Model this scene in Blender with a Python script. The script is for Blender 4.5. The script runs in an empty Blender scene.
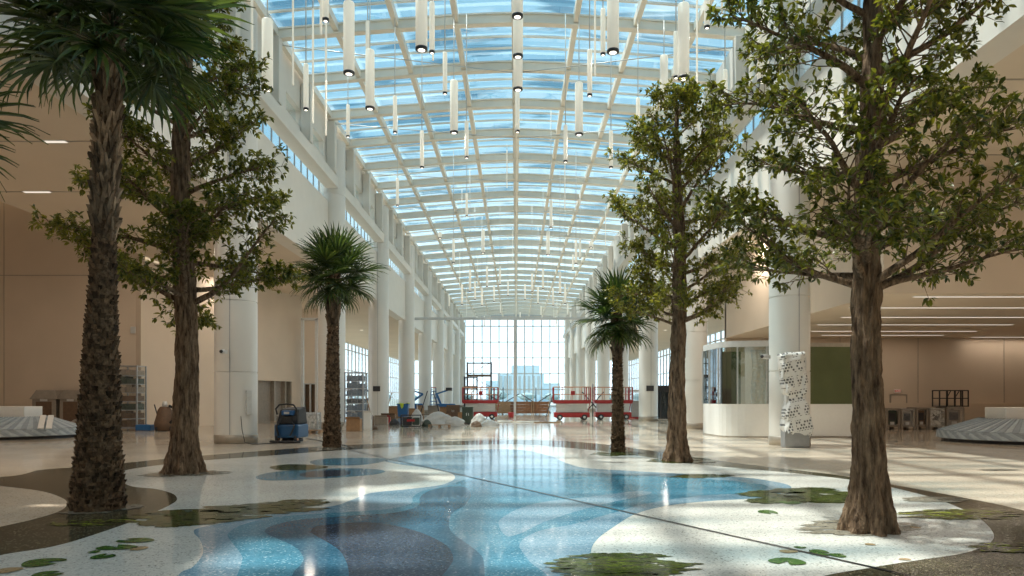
import bpy, math, random
import numpy as np
from mathutils import Vector, Matrix, noise as mnoise
PI = math.pi
random.seed(7)
scn = bpy.context.scene
COL = scn.collection
F = 700.0; CX = 516.0; HY = 398.0; EYE = 1.5        # focal length and horizon of the 1024 x 576 frame

def at(px, py, d):
    return Vector(((px - CX) / F * d, d, EYE - (py - HY) / F * d))
def fl(px, py):
    d = EYE * F / (py - HY)
    return Vector(((px - CX) / F * d, d, 0.0))

# ------------------------------------------------------------------ materials
MATS = {}
def nmat(name):
    m = bpy.data.materials.new(name); m.use_nodes = True
    nt = m.node_tree; nt.nodes.clear()
    out = nt.nodes.new('ShaderNodeOutputMaterial')
    MATS[name] = m
    return m, nt, out
def pbr(name, col, rough=.5, metal=0., var=.06, scale=8., bump=0., bscale=None, spec=.5, stretch=None, rough_var=0., detail=4):
    m, nt, out = nmat(name)
    N, L = nt.nodes, nt.links
    b = N.new('ShaderNodeBsdfPrincipled')
    b.inputs['Roughness'].default_value = rough; b.inputs['Metallic'].default_value = metal
    b.inputs['Specular IOR Level'].default_value = spec
    L.new(b.outputs[0], out.inputs[0])
    tc = N.new('ShaderNodeTexCoord'); src = tc.outputs['Object']
    if stretch:
        mp = N.new('ShaderNodeMapping'); mp.inputs['Scale'].default_value = stretch
        L.new(src, mp.inputs[0]); src = mp.outputs[0]
    nz = N.new('ShaderNodeTexNoise'); nz.inputs['Scale'].default_value = scale; nz.inputs['Detail'].default_value = detail
    L.new(src, nz.inputs['Vector'])
    rp = N.new('ShaderNodeMapRange'); rp.inputs[1].default_value = .3; rp.inputs[2].default_value = .7
    rp.inputs[3].default_value = 1 - var; rp.inputs[4].default_value = 1 + var
    L.new(nz.outputs[0], rp.inputs[0])
    mx = N.new('ShaderNodeVectorMath'); mx.operation = 'SCALE'
    mx.inputs[0].default_value = col[:3]; L.new(rp.outputs[0], mx.inputs['Scale'])
    L.new(mx.outputs[0], b.inputs['Base Color'])
    if bump:
        n2 = N.new('ShaderNodeTexNoise'); n2.inputs['Scale'].default_value = bscale or scale * 4; n2.inputs['Detail'].default_value = 6
        L.new(src, n2.inputs['Vector'])
        bp = N.new('ShaderNodeBump'); bp.inputs['Strength'].default_value = bump; bp.inputs['Distance'].default_value = .02
        L.new(n2.outputs[0], bp.inputs['Height']); L.new(bp.outputs[0], b.inputs['Normal'])
    return m
def terrazzo(name, c1, c2, speck=None, scale=60., rough=.09, bump=.0006):
    """polished stone chips: small cells of two tones and a few specks; faint long waves in the polish"""
    m, nt, out = nmat(name); N, L = nt.nodes, nt.links
    b = N.new('ShaderNodeBsdfPrincipled'); b.inputs['Roughness'].default_value = rough
    b.inputs['Specular IOR Level'].default_value = 0.
    gl = N.new('ShaderNodeBsdfGlossy'); gl.inputs['Roughness'].default_value = rough
    lw = N.new('ShaderNodeLayerWeight'); pw = N.new('ShaderNodeMath'); pw.operation = 'POWER'; pw.inputs[1].default_value = 8.3; L.new(lw.outputs['Facing'], pw.inputs[0])
    ml = N.new('ShaderNodeMath'); ml.operation = 'MULTIPLY_ADD'; ml.inputs[1].default_value = 1.05; ml.inputs[2].default_value = .012; ml.use_clamp = True; L.new(pw.outputs[0], ml.inputs[0])
    lw.inputs['Blend'].default_value = .5
    ms = N.new('ShaderNodeMixShader'); L.new(ml.outputs[0], ms.inputs[0]); L.new(b.outputs[0], ms.inputs[1]); L.new(gl.outputs[0], ms.inputs[2]); L.new(ms.outputs[0], out.inputs[0])
    tc = N.new('ShaderNodeTexCoord')
    vo = N.new('ShaderNodeTexVoronoi'); vo.inputs['Scale'].default_value = scale; L.new(tc.outputs['Object'], vo.inputs['Vector'])
    sp = N.new('ShaderNodeSeparateColor'); L.new(vo.outputs['Color'], sp.inputs[0])
    cr = N.new('ShaderNodeValToRGB'); e = cr.color_ramp.elements
    cr.color_ramp.interpolation = 'LINEAR'
    e[0].position = .0; e[0].color = (*c1, 1); e[1].position = .8; e[1].color = (*c2, 1)
    if speck:
        x = e.new(.93); x.color = (*c2, 1); y = e.new(.95); y.color = (*speck, 1)
    L.new(sp.outputs[0], cr.inputs[0])
    nz = N.new('ShaderNodeTexNoise'); nz.inputs['Scale'].default_value = .7; nz.inputs['Detail'].default_value = 3; L.new(tc.outputs['Object'], nz.inputs['Vector'])
    rp = N.new('ShaderNodeMapRange'); rp.inputs[1].default_value = .3; rp.inputs[2].default_value = .7; rp.inputs[3].default_value = .9; rp.inputs[4].default_value = 1.08
    L.new(nz.outputs[0], rp.inputs[0])
    mx = N.new('ShaderNodeVectorMath'); mx.operation = 'SCALE'; L.new(cr.outputs[0], mx.inputs[0]); L.new(rp.outputs[0], mx.inputs['Scale'])
    L.new(mx.outputs[0], b.inputs['Base Color'])
    n3 = N.new('ShaderNodeTexNoise'); n3.inputs['Scale'].default_value = 2.2; n3.inputs['Detail'].default_value = 2; L.new(tc.outputs['Object'], n3.inputs['Vector'])
    bp = N.new('ShaderNodeBump'); bp.inputs['Strength'].default_value = 1.; bp.inputs['Distance'].default_value = bump
    L.new(n3.outputs[0], bp.inputs['Height']); L.new(bp.outputs[0], b.inputs['Normal']); L.new(bp.outputs[0], gl.inputs['Normal'])
    return m
def mottled(name, base, c2, c3, scale=5., cut=.5):
    """terrazzo whose chips change in streaky drifts between a ground tone and two greens"""
    m = terrazzo(name, base, [c * 1.5 for c in base], None, 50.); nt = m.node_tree; N, L = nt.nodes, nt.links
    b = next(n for n in N if n.type == 'BSDF_PRINCIPLED'); old = b.inputs['Base Color'].links[0].from_socket
    tc = N.new('ShaderNodeTexCoord'); mp = N.new('ShaderNodeMapping'); mp.inputs['Scale'].default_value = (.8, 2.2, 1); L.new(tc.outputs['Object'], mp.inputs[0])
    nz = N.new('ShaderNodeTexNoise'); nz.inputs['Scale'].default_value = scale; nz.inputs['Detail'].default_value = 8; nz.inputs['Roughness'].default_value = .75; L.new(mp.outputs[0], nz.inputs['Vector'])
    cr = N.new('ShaderNodeValToRGB'); e = cr.color_ramp.elements; e[0].position = cut - .04; e[0].color = (0, 0, 0, 1); e[1].position = cut + .04; e[1].color = (1, 1, 1, 1); L.new(nz.outputs[0], cr.inputs[0])
    c = N.new('ShaderNodeValToRGB'); e = c.color_ramp.elements; e[0].position = .35; e[0].color = (*c2, 1); e[1].position = .7; e[1].color = (*c3, 1)
    n2 = N.new('ShaderNodeTexNoise'); n2.inputs['Scale'].default_value = scale * 5; n2.inputs['Detail'].default_value = 4; L.new(mp.outputs[0], n2.inputs['Vector']); L.new(n2.outputs[0], c.inputs[0])
    mx = N.new('ShaderNodeMix'); mx.data_type = 'RGBA'; L.new(cr.outputs[0], mx.inputs['Factor']); L.new(old, mx.inputs['A']); L.new(c.outputs[0], mx.inputs['B']); L.new(mx.outputs['Result'], b.inputs['Base Color'])
    return m
def emit(name, col, s):
    m, nt, out = nmat(name)
    e = nt.nodes.new('ShaderNodeEmission'); e.inputs[0].default_value = (*col, 1); e.inputs[1].default_value = s
    nt.links.new(e.outputs[0], out.inputs[0]); return m
def glass(name, tint, gloss=.1, rough=.02, var=0., vscale=.4, refl=.8):
    m, nt, out = nmat(name); N, L = nt.nodes, nt.links
    t = N.new('ShaderNodeBsdfTransparent'); g = N.new('ShaderNodeBsdfGlossy'); g.inputs['Roughness'].default_value = rough
    t.inputs[0].default_value = (*tint, 1); g.inputs[0].default_value = (.9, .95, 1, 1)
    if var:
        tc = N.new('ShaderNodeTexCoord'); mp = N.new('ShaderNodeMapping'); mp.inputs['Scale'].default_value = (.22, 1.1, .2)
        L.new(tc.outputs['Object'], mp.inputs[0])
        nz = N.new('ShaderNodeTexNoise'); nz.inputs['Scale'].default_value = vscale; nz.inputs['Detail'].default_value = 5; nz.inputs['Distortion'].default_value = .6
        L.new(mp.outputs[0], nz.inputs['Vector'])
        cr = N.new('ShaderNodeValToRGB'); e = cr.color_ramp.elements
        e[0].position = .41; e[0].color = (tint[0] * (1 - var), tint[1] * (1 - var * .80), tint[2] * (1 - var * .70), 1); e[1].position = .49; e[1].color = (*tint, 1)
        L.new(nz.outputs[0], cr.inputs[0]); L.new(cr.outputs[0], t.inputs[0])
    fr = N.new('ShaderNodeFresnel'); fr.inputs[0].default_value = 1.45
    mul = N.new('ShaderNodeMath'); mul.operation = 'MULTIPLY_ADD'; mul.inputs[1].default_value = refl; mul.inputs[2].default_value = gloss * .3
    L.new(fr.outputs[0], mul.inputs[0])
    mx = N.new('ShaderNodeMixShader'); L.new(mul.outputs[0], mx.inputs[0]); L.new(t.outputs[0], mx.inputs[1]); L.new(g.outputs[0], mx.inputs[2])
    L.new(mx.outputs[0], out.inputs[0]); return m
def film(name, col, alpha=.4):
    """clear plastic wrap: part see-through, part milky and shiny with crinkles"""
    m, nt, out = nmat(name); N, L = nt.nodes, nt.links
    t = N.new('ShaderNodeBsdfTransparent'); b = N.new('ShaderNodeBsdfPrincipled'); b.inputs['Base Color'].default_value = (*col, 1); b.inputs['Roughness'].default_value = .18
    tc = N.new('ShaderNodeTexCoord'); nz = N.new('ShaderNodeTexNoise'); nz.inputs['Scale'].default_value = 5; nz.inputs['Detail'].default_value = 6; nz.inputs['Distortion'].default_value = 1.5
    L.new(tc.outputs['Object'], nz.inputs['Vector'])
    bp = N.new('ShaderNodeBump'); bp.inputs['Distance'].default_value = .05; L.new(nz.outputs[0], bp.inputs['Height']); L.new(bp.outputs[0], b.inputs['Normal'])
    rp = N.new('ShaderNodeMapRange'); rp.inputs[1].default_value = .35; rp.inputs[2].default_value = .7; rp.inputs[3].default_value = alpha * .4; rp.inputs[4].default_value = min(1, alpha * 1.8)
    L.new(nz.outputs[0], rp.inputs[0])
    mx = N.new('ShaderNodeMixShader'); L.new(rp.outputs[0], mx.inputs[0]); L.new(t.outputs[0], mx.inputs[1]); L.new(b.outputs[0], mx.inputs[2])
    L.new(mx.outputs[0], out.inputs[0]); return m
def leafmat(name, dark, light, trans, rough=.38, tw=.35):
    m, nt, out = nmat(name); N, L = nt.nodes, nt.links
    geo = N.new('ShaderNodeNewGeometry')
    cr = N.new('ShaderNodeValToRGB'); e = cr.color_ramp.elements
    e[0].color = (*dark, 1); e[1].color = (*light, 1); e[1].position = 1.
    L.new(geo.outputs['Random Per Island'], cr.inputs[0])
    b = N.new('ShaderNodeBsdfPrincipled'); b.inputs['Roughness'].default_value = rough; L.new(cr.outputs[0], b.inputs['Base Color'])
    t = N.new('ShaderNodeBsdfTranslucent'); mc = N.new('ShaderNodeVectorMath'); mc.operation = 'MULTIPLY'
    mc.inputs[1].default_value = trans; L.new(cr.outputs[0], mc.inputs[0]); L.new(mc.outputs[0], t.inputs[0])
    mx = N.new('ShaderNodeMixShader'); mx.inputs[0].default_value = tw; L.new(b.outputs[0], mx.inputs[1]); L.new(t.outputs[0], mx.inputs[2])
    L.new(mx.outputs[0], out.inputs[0]); return m
def barkmat(name, c1, c2, scale, stretch, bump=.6):
    m, nt, out = nmat(name); N, L = nt.nodes, nt.links
    b = N.new('ShaderNodeBsdfPrincipled'); b.inputs['Roughness'].default_value = .9; b.inputs['Specular IOR Level'].default_value = .15
    L.new(b.outputs[0], out.inputs[0])
    tc = N.new('ShaderNodeTexCoord'); mp = N.new('ShaderNodeMapping'); mp.inputs['Scale'].default_value = stretch; L.new(tc.outputs['Object'], mp.inputs[0])
    nz = N.new('ShaderNodeTexNoise'); nz.inputs['Scale'].default_value = scale; nz.inputs['Detail'].default_value = 8; nz.inputs['Roughness'].default_value = .7
    L.new(mp.outputs[0], nz.inputs['Vector'])
    vo = N.new('ShaderNodeTexVoronoi'); vo.inputs['Scale'].default_value = scale * 1.6; vo.feature = 'DISTANCE_TO_EDGE'; L.new(mp.outputs[0], vo.inputs['Vector'])
    cr = N.new('ShaderNodeValToRGB'); e = cr.color_ramp.elements; e[0].position = .36; e[0].color = (*c1, 1); e[1].position = .66; e[1].color = (*c2, 1)
    L.new(nz.outputs[0], cr.inputs[0]); L.new(cr.outputs[0], b.inputs['Base Color'])
    ad = N.new('ShaderNodeMath'); ad.operation = 'MULTIPLY_ADD'; ad.inputs[1].default_value = .8; L.new(vo.outputs[0], ad.inputs[0]); L.new(nz.outputs[0], ad.inputs[2])
    bp = N.new('ShaderNodeBump'); bp.inputs['Strength'].default_value = bump; bp.inputs['Distance'].default_value = .05
    L.new(ad.outputs[0], bp.inputs['Height']); L.new(bp.outputs[0], b.inputs['Normal'])
    return m

white = pbr('white_paint', (.63, .59, .53), .45, var=.03, scale=1.5)
colm = pbr('column_cladding', (.61, .59, .55), .32, var=.03, scale=.8)
steel_white = pbr('roof_steel_paint', (.80, .74, .64), .5, var=.04, scale=2)
beige = pbr('beige_wall_panel', (.57, .465, .36), .6, var=.05, scale=.5, bump=.05, bscale=30)
soffit = pbr('soffit_plaster', (.60, .50, .39), .7, var=.04, scale=.4)
plinth = pbr('plinth_metal', (.33, .29, .24), .35, metal=.4, var=.08)
darkmetal = pbr('dark_metal', (.04, .04, .045), .4, metal=.5)
black = pbr('black_rubber', (.018, .018, .02), .6)
grey = pbr('grey_metal', (.32, .33, .34), .4, metal=.5)
lgrey = pbr('light_grey_metal', (.55, .55, .54), .4, metal=.3)
redp = pbr('red_paint', (.30, .012, .014), .4, var=.08)
orangep = pbr('rail_paint', (.45, .22, .12), .45)
bluep = pbr('blue_plastic', (.012, .07, .17), .35)
bluebin = pbr('blue_bin_plastic', (.015, .10, .26), .4)
limep = pbr('lime_plastic', (.40, .50, .03), .45)
wood = pbr('raw_wood', (.28, .17, .09), .7, var=.25, scale=6, stretch=(1, 1, 6))
carton = pbr('brown_cardboard', (.30, .17, .085), .8, var=.12)
darkbrown = pbr('dark_brown_board', (.12, .07, .04), .7, var=.15)
sackm = pbr('white_plastic_sheet', (.42, .41, .385), .35, var=.1, scale=4, bump=.8, bscale=7)
tarp = pbr('grey_blanket', (.25, .285, .31), .75, var=.12, scale=9, bump=.3, bscale=18)
tarp2 = pbr('grey_plate', (.335, .38, .41), .6, var=.10, scale=9)
goodsm = pbr('blue_grey_goods', (.07, .11, .16), .5, var=.2)
trimw = pbr('white_laminate', (.68, .67, .64), .3, var=.02)
kioskm = pbr('grey_brown_casing', (.25, .21, .17), .5, var=.1)
greenglass = pbr('olive_glazing', (.085, .10, .045), .12, var=.12, scale=1.2)
olivecab = pbr('dark_green_metal', (.03, .045, .03), .5)
filmm = film('plastic_film', (.75, .78, .80), .16)
filmt = film('thin_dark_film', (.4, .42, .40), .10)
filmd = film('thick_plastic_film', (.72, .72, .69), .4)
roofglass = glass('roof_glass', (.80, .90, .94), .03, var=.66, vscale=.9, refl=.18)  # darker bands painted into the tint for reflections and shade on the roof
sideglass = glass('clear_glass', (.86, .93, .96), .06, refl=.25)
boothglass = glass('booth_glass', (.80, .87, .86), .5, refl=1.0)
tubem = None
slotm = emit('slot_lamp', (1., .90, .76), .85)
lensm = emit('lamp_lens', (1., .92, .78), 2.2)
covem = emit('cove_lamp', (1., .78, .52), 3.5)
signred = emit('exit_sign_red', (.8, .06, .04), .5)
def tubemat():
    m, nt, out = nmat('opal_tube'); N, L = nt.nodes, nt.links
    b = N.new('ShaderNodeBsdfPrincipled'); b.inputs['Base Color'].default_value = (.86, .83, .76, 1); b.inputs['Roughness'].default_value = .35
    t = N.new('ShaderNodeBsdfTranslucent'); t.inputs[0].default_value = (.9, .87, .8, 1)
    mx = N.new('ShaderNodeMixShader'); mx.inputs[0].default_value = .45; L.new(b.outputs[0], mx.inputs[1]); L.new(t.outputs[0], mx.inputs[2])
    e = N.new('ShaderNodeEmission'); e.inputs[0].default_value = (1, .93, .8, 1); e.inputs[1].default_value = .14
    a = N.new('ShaderNodeAddShader'); L.new(mx.outputs[0], a.inputs[0]); L.new(e.outputs[0], a.inputs[1])
    L.new(a.outputs[0], out.inputs[0]); return m
tubem = tubemat()
bark = barkmat('ridged_bark', (.060, .035, .022), (.35, .235, .15), 7., (2.2, 2.2, .45), 1.)
palmbark = barkmat('palm_fibre', (.045, .029, .019), (.26, .17, .105), 9., (1, 1, .8), 1.)
stubm = barkmat('palm_stub', (.05, .033, .022), (.22, .14, .085), 14., (1, 1, .6), .5)
def island_tint(m, lo, hi):
    nt = m.node_tree; N, L = nt.nodes, nt.links; b = next(n for n in N if n.type == 'BSDF_PRINCIPLED'); src = b.inputs['Base Color'].links[0].from_socket
    g = N.new('ShaderNodeNewGeometry'); r = N.new('ShaderNodeMapRange'); r.inputs[3].default_value = lo; r.inputs[4].default_value = hi; L.new(g.outputs['Random Per Island'], r.inputs[0])
    v = N.new('ShaderNodeVectorMath'); v.operation = 'SCALE'; L.new(src, v.inputs[0]); L.new(r.outputs[0], v.inputs['Scale']); L.new(v.outputs[0], b.inputs['Base Color'])
island_tint(stubm, .35, 1.5)
bootm = barkmat('palm_boot', (.07, .048, .032), (.33, .23, .155), 5., (1, 1, .6), .5)
leaf = leafmat('broad_leaf', (.028, .044, .010), (.18, .175, .032), (2.2, 2.1, .8), .36, .38)
leaf2 = leafmat('broad_leaf_fresh', (.045, .06, .014), (.24, .225, .04), (2.1, 2.0, .8), .36, .40)
palmleaf = leafmat('palm_leaf', (.018, .04, .014), (.085, .115, .032), (2.2, 2.2, .8), .3, .28)

island_tint(bootm, .4, 1.7)
# ------------------------------------------------------------------ mesh helpers
class MB:
    def __init__(s): s.v = []; s.f = []; s.mi = []; s.sm = []
    def add(s, vs, fs, mi=0, smooth=False):
        o = len(s.v); s.v.extend(tuple(v) for v in vs)
        for f in fs: s.f.append(tuple(i + o for i in f)); s.mi.append(mi); s.sm.append(smooth)
        return s
    def box(s, x0, x1, y0, y1, z0, z1, mi=0, M=None):
        vs = [Vector((x, y, z)) for z in (z0, z1) for y in (y0, y1) for x in (x0, x1)]
        if M is not None: vs = [M @ v for v in vs]
        return s.add(vs, [(0, 2, 3, 1), (4, 5, 7, 6), (0, 1, 5, 4), (2, 6, 7, 3), (0, 4, 6, 2), (1, 3, 7, 5)], mi)
    def bar(s, a, b, w, h=None, mi=0):
        """square bar from a to b"""
        a, b = Vector(a), Vector(b); h = h or w; d = b - a; L = d.length
        q = d.to_track_quat('Z', 'Y').to_matrix().to_4x4()
        return s.box(-w / 2, w / 2, -h / 2, h / 2, 0, L, mi, Matrix.Translation(a) @ q)
    def tube(s, pts, rad, n=8, mi=0, smooth=True, caps=True):
        pts = [Vector(p) for p in pts]
        if not hasattr(rad, '__len__'): rad = [rad] * len(pts)
        vs = []; up = Vector((0, 0, 1)); prev = None
        for i, p in enumerate(pts):
            t = (pts[min(i + 1, len(pts) - 1)] - pts[max(i - 1, 0)]).normalized()
            if prev is None:
                x = t.orthogonal().normalized()
            else:
                x = (prev - t * prev.dot(t)); x = x.normalized() if x.length > 1e-6 else t.orthogonal().normalized()
            prev = x; y = t.cross(x)
            for k in range(n):
                a = 2 * PI * k / n
                vs.append(p + (x * math.cos(a) + y * math.sin(a)) * rad[i])
        fs = [(i * n + k, i * n + (k + 1) % n, (i + 1) * n + (k + 1) % n, (i + 1) * n + k) for i in range(len(pts) - 1) for k in range(n)]
        if caps:
            fs.append(tuple(range(n))[::-1]); fs.append(tuple((len(pts) - 1) * n + k for k in range(n)))
        return s.add(vs, fs, mi, smooth)
    def lathe(s, prof, n=24, c=(0, 0, 0), mi=0, smooth=True, axis='Z'):
        vs = []
        for r, z in prof:
            for k in range(n):
                a = 2 * PI * k / n
                p = (r * math.cos(a), r * math.sin(a), z)
                if axis == 'X': p = (p[2], p[0], p[1])
                if axis == 'Y': p = (p[0], p[2], p[1])
                vs.append((p[0] + c[0], p[1] + c[1], p[2] + c[2]))
        fs = [(i * n + k, i * n + (k + 1) % n, (i + 1) * n + (k + 1) % n, (i + 1) * n + k) for i in range(len(prof) - 1) for k in range(n)]
        if prof[0][0] > 1e-4: fs.append(tuple(range(n))[::-1])
        if prof[-1][0] > 1e-4: fs.append(tuple((len(prof) - 1) * n + k for k in range(n)))
        return s.add(vs, fs, mi, smooth)
    def build(s, name, mats, parent=None, loc=(0, 0, 0), rot=(0, 0, 0), bevel=0., seg=2):
        me = bpy.data.meshes.new(name); me.from_pydata(s.v, [], s.f)
        for m in (mats if isinstance(mats, (list, tuple)) else [mats]): me.materials.append(m)
        if any(s.mi): me.polygons.foreach_set('material_index', s.mi)
        me.polygons.foreach_set('use_smooth', s.sm); me.update()
        o = bpy.data.objects.new(name, me); COL.objects.link(o)
        o.location = loc; o.rotation_euler = rot
        if parent is not None: o.parent = parent
        if bevel:
            b = o.modifiers.new('bevel', 'BEVEL'); b.width = bevel; b.segments = seg; b.limit_method = 'ANGLE'; b.angle_limit = .7
        return o
def tag(o, label, cat, group=None, kind=None):
    o['label'] = label; o['category'] = cat
    if group: o['group'] = group
    if kind: o['kind'] = kind
    return o
def thing(name, label, cat, loc=(0, 0, 0), rz=0., group=None, kind=None):
    o = bpy.data.objects.new(name, None); COL.objects.link(o); o.empty_display_size = .2
    o.location = loc; o.rotation_euler = (0, 0, rz)
    return tag(o, label, cat, group, kind)
def struct(name, mb, m, bevel=0., loc=(0, 0, 0)):
    o = mb.build(name, m, loc=loc, bevel=bevel); o['kind'] = 'structure'; return o
def copy_tree(o, parent=None):
    c = o.copy(); COL.objects.link(c)
    if parent is not None: c.parent = parent
    for ch in list(o.children): copy_tree(ch, c)
    return c

# ------------------------------------------------------------------ the floor: one terrazzo picture
def spline(pts, sub=8, closed=True):
    P = [Vector((p[0], p[1])) for p in pts]; n = len(P); out = []
    for i in range(n):
        p0, p1, p2, p3 = P[i - 1], P[i], P[(i + 1) % n], P[(i + 2) % n]
        for k in range(sub):
            t = k / sub
            out.append(.5 * ((2 * p1) + (-p0 + p2) * t + (2 * p0 - 5 * p1 + 4 * p2 - p3) * t * t + (-p0 + 3 * p1 - 3 * p2 + p3) * t ** 3))
    return out
floor = MB()
FM = [terrazzo('tan_terrazzo', (.56, .47, .37), (.66, .57, .46), (.35, .28, .2)),
      terrazzo('brown_terrazzo', (.045, .039, .023), (.078, .068, .042), (.2, .18, .12)),
      terrazzo('white_terrazzo', (.50, .49, .45), (.66, .64, .59), (.28, .27, .24)),
      terrazzo('pale_blue_terrazzo', (.115, .215, .29), (.21, .325, .405), (.40, .48, .52)),
      terrazzo('teal_terrazzo', (.035, .15, .225), (.08, .235, .33), (.25, .4, .46)),
      terrazzo('slate_blue_terrazzo', (.022, .075, .125), (.045, .125, .19), (.10, .19, .25)),
      terrazzo('navy_terrazzo', (.022, .035, .056), (.045, .064, .095), (.11, .135, .17)),
      mottled('moss_terrazzo', (.036, .038, .020), (.028, .048, .010), (.12, .14, .03), 6., .50),
      terrazzo('leaf_green_terrazzo', (.035, .09, .02), (.07, .14, .03), (.15, .2, .08), scale=40),
      terrazzo('fallen_leaf_terrazzo', (.30, .20, .10), (.42, .30, .17), scale=40),
      pbr('joint_strip', (.02, .022, .025), .35, metal=.4),
      mottled('grass_terrazzo', (.045, .039, .023), (.08, .12, .012), (.34, .38, .04), 5., .53),
      terrazzo('earth_terrazzo', (.20, .18, .14), (.32, .29, .23), (.1, .09, .07), scale=40)]
def flat(pts, z, mi):
    a = sum(pts[i][0] * pts[(i + 1) % len(pts)][1] - pts[(i + 1) % len(pts)][0] * pts[i][1] for i in range(len(pts)))
    if a < 0: pts = pts[::-1]
    floor.add([(p[0], p[1], z) for p in pts], [tuple(range(len(pts)))], mi)
def inlay(px, z, mi, sub=8):
    flat(spline([fl(*p) for p in px], sub), z, mi)
def jag(cx, cy, rx, ry, z, mi, seed, n=90):
    """a ragged bank: many long thin lenses lying side by side"""
    rnd = random.Random(seed); c = fl(cx, cy); sc_ = c.y / F
    ax = rx * sc_; ay = (fl(cx, cy - ry).y - fl(cx, cy + ry).y) / 2; cyy = (fl(cx, cy - ry).y + fl(cx, cy + ry).y) / 2
    for q in range(n):
        u = rnd.uniform(-1, 1); h = math.sqrt(1 - u * u); v = u * .95 + rnd.uniform(-.05, .05)
        lx = ax * (.10 + .22 * h) * rnd.uniform(.5, 1.1); x = c.x + ax * h * rnd.uniform(-.9, .9) + ax * .3 * u; y = cyy + ay * v; ly = ay * rnd.uniform(.05, .15)
        ph = rnd.uniform(0, 6); pts = []
        for k in range(20):
            t = 2 * PI * k / 20; w = 1 + .16 * math.sin(3 * t + ph) + .12 * math.sin(5 * t + 2 * ph)
            pts.append((x + lx * w * math.cos(t), y + ly * w * math.sin(t) + .08 * lx * math.sin(2 * t + ph)))
        flat(pts, z + .00002 * (q % 12), mi)
def pad(cx, cy, rx, ry, mi=8, seed=0, z=.008):
    c = fl(cx, cy); s = c.y / F; ax = rx * s; ay = max(.03, (fl(cx, cy - ry).y - fl(cx, cy + ry).y) / 2)
    pts = [(c.x, c.y)] if mi == 8 else []
    for k in range(22):
        a = .35 + (2 * PI - .6) * k / 21 + seed
        r = 1 + .07 * math.sin(3 * a + seed)
        pts.append((c.x + ax * r * math.cos(a), c.y + ay * r * math.sin(a)))
    flat(pts, z, mi)
flat([(-48, -12), (48, -12), (48, 130), (-48, 130)], 0, 0)
inlay([(-420, 520), (-150, 480), (0, 477), (40, 470), (80, 467), (125, 463), (180, 457.5), (260, 451), (330, 446), (400, 443), (460, 441), (520, 440), (580, 442), (640, 449), (700, 458),
       (760, 466), (813, 472), (846, 476.5), (894, 485), (960, 497), (1024, 510.5), (1150, 545), (1300, 640), (1300, 1100), (516, 2000), (-400, 1100), (-500, 640)], .001, 1)
inlay([(-200, 476), (-60, 479), (0, 486), (40, 491), (62, 498), (67, 504), (60, 511), (35, 519), (0, 527), (-80, 545), (-220, 560), (-300, 510)], .002, 0)
inlay([(118, 478), (125, 470.5), (165, 464.5), (210, 460), (260, 456.5), (330, 451), (400, 447), (460, 445), (520, 444.5), (580, 449), (640, 456), (690, 463.5), (760, 470), (820, 476), (870, 483), (930, 497), (972, 514), (992, 531),
       (990, 543), (965, 553), (920, 560), (870, 568), (810, 580), (720, 620), (516, 1200), (200, 1000), (-60, 700), (-60, 572), (0, 555.5), (60, 545), (120, 526), (155, 512), (172, 504), (177, 499), (172, 493.5), (155, 489), (130, 486)], .002, 2)
# the blue river
inlay([(178, 576), (193, 567), (203, 553), (200, 540), (194, 533), (198, 528.5), (225, 523), (255, 517), (301, 510), (334, 506), (352, 500), (372, 493), (411, 489), (443, 484.6), (455, 478), (448, 472), (424, 467.5), (400, 464.5),
       (385, 461), (400, 457), (440, 452), (480, 449.5), (520, 450), (550, 456), (566, 463), (585, 468), (623, 470.6), (667, 473), (712, 476), (748, 478), (781, 483), (791, 487), (788, 491), (776, 495), (755, 498.6), (712, 501), (667, 506),
       (636, 514), (611, 529), (596, 541), (591, 554), (600, 566), (640, 600), (620, 900), (200, 900), (160, 620)], .003, 3)
inlay([(237, 576), (242, 562), (240.6, 554), (228, 537), (230.5, 531.5), (240, 526), (266, 519), (301, 515), (352, 512), (390, 509), (411, 503.6), (413, 497), (423, 491), (444, 486.5), (470, 478), (492, 472), (530, 468), (566, 470), (610, 474), (660, 476.5), (712, 479.5), (750, 483),
       (768, 487), (750, 493), (700, 496), (650, 503), (610, 514), (575, 524), (540, 531), (520, 543), (528, 560), (560, 600), (500, 900), (260, 900), (220, 620)], .004, 4)
inlay([(499, 526), (501, 519), (519, 509), (545, 502), (590, 497), (640, 491), (650, 494), (610, 503), (575, 512), (545, 522), (520, 534), (506, 536)], .005, 3)
inlay([(640, 481), (690, 481), (740, 484), (752, 487.5), (730, 491), (690, 492.5), (650, 492), (620, 488)], .0052, 4)
inlay([(292, 590), (293, 574), (301.5, 564.5), (303, 557), (294, 547), (268.5, 535), (265, 531), (273, 526), (301, 520), (352, 516), (395, 513), (418, 506), (420, 498), (430, 491), (450, 487), (466, 488), (471, 495), (465, 505), (452, 514), (449, 524), (453, 534), (476, 551), (484, 565), (480, 620), (420, 800), (300, 700)], .006, 5)
inlay([(349, 590), (349, 575), (346, 562), (337, 549), (314, 535), (311.5, 531), (319, 526.4), (352, 523.2), (383, 524), (416, 531.5), (443.7, 544), (453, 557), (449, 568), (430, 590), (390, 640)], .007, 6)
# two small lakes behind
inlay([(256, 477), (272, 472.5), (310, 469.5), (350, 468.5), (378, 469.5), (385, 472), (372, 475), (340, 477.5), (300, 480), (266, 480.5)], .003, 4)
inlay([(300, 474.5), (312, 471.5), (345, 470.5), (350, 474), (335, 476.5), (308, 477.5)], .004, 6)
inlay([(311, 461), (330, 458.6), (360, 458), (386, 459), (382, 462), (362, 465), (335, 465.5), (314, 464.5)], .003, 4)
inlay([(270, 467), (290, 464.5), (320, 465.5), (328, 467.5), (310, 470), (280, 470.5)], .0045, 7)
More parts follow.
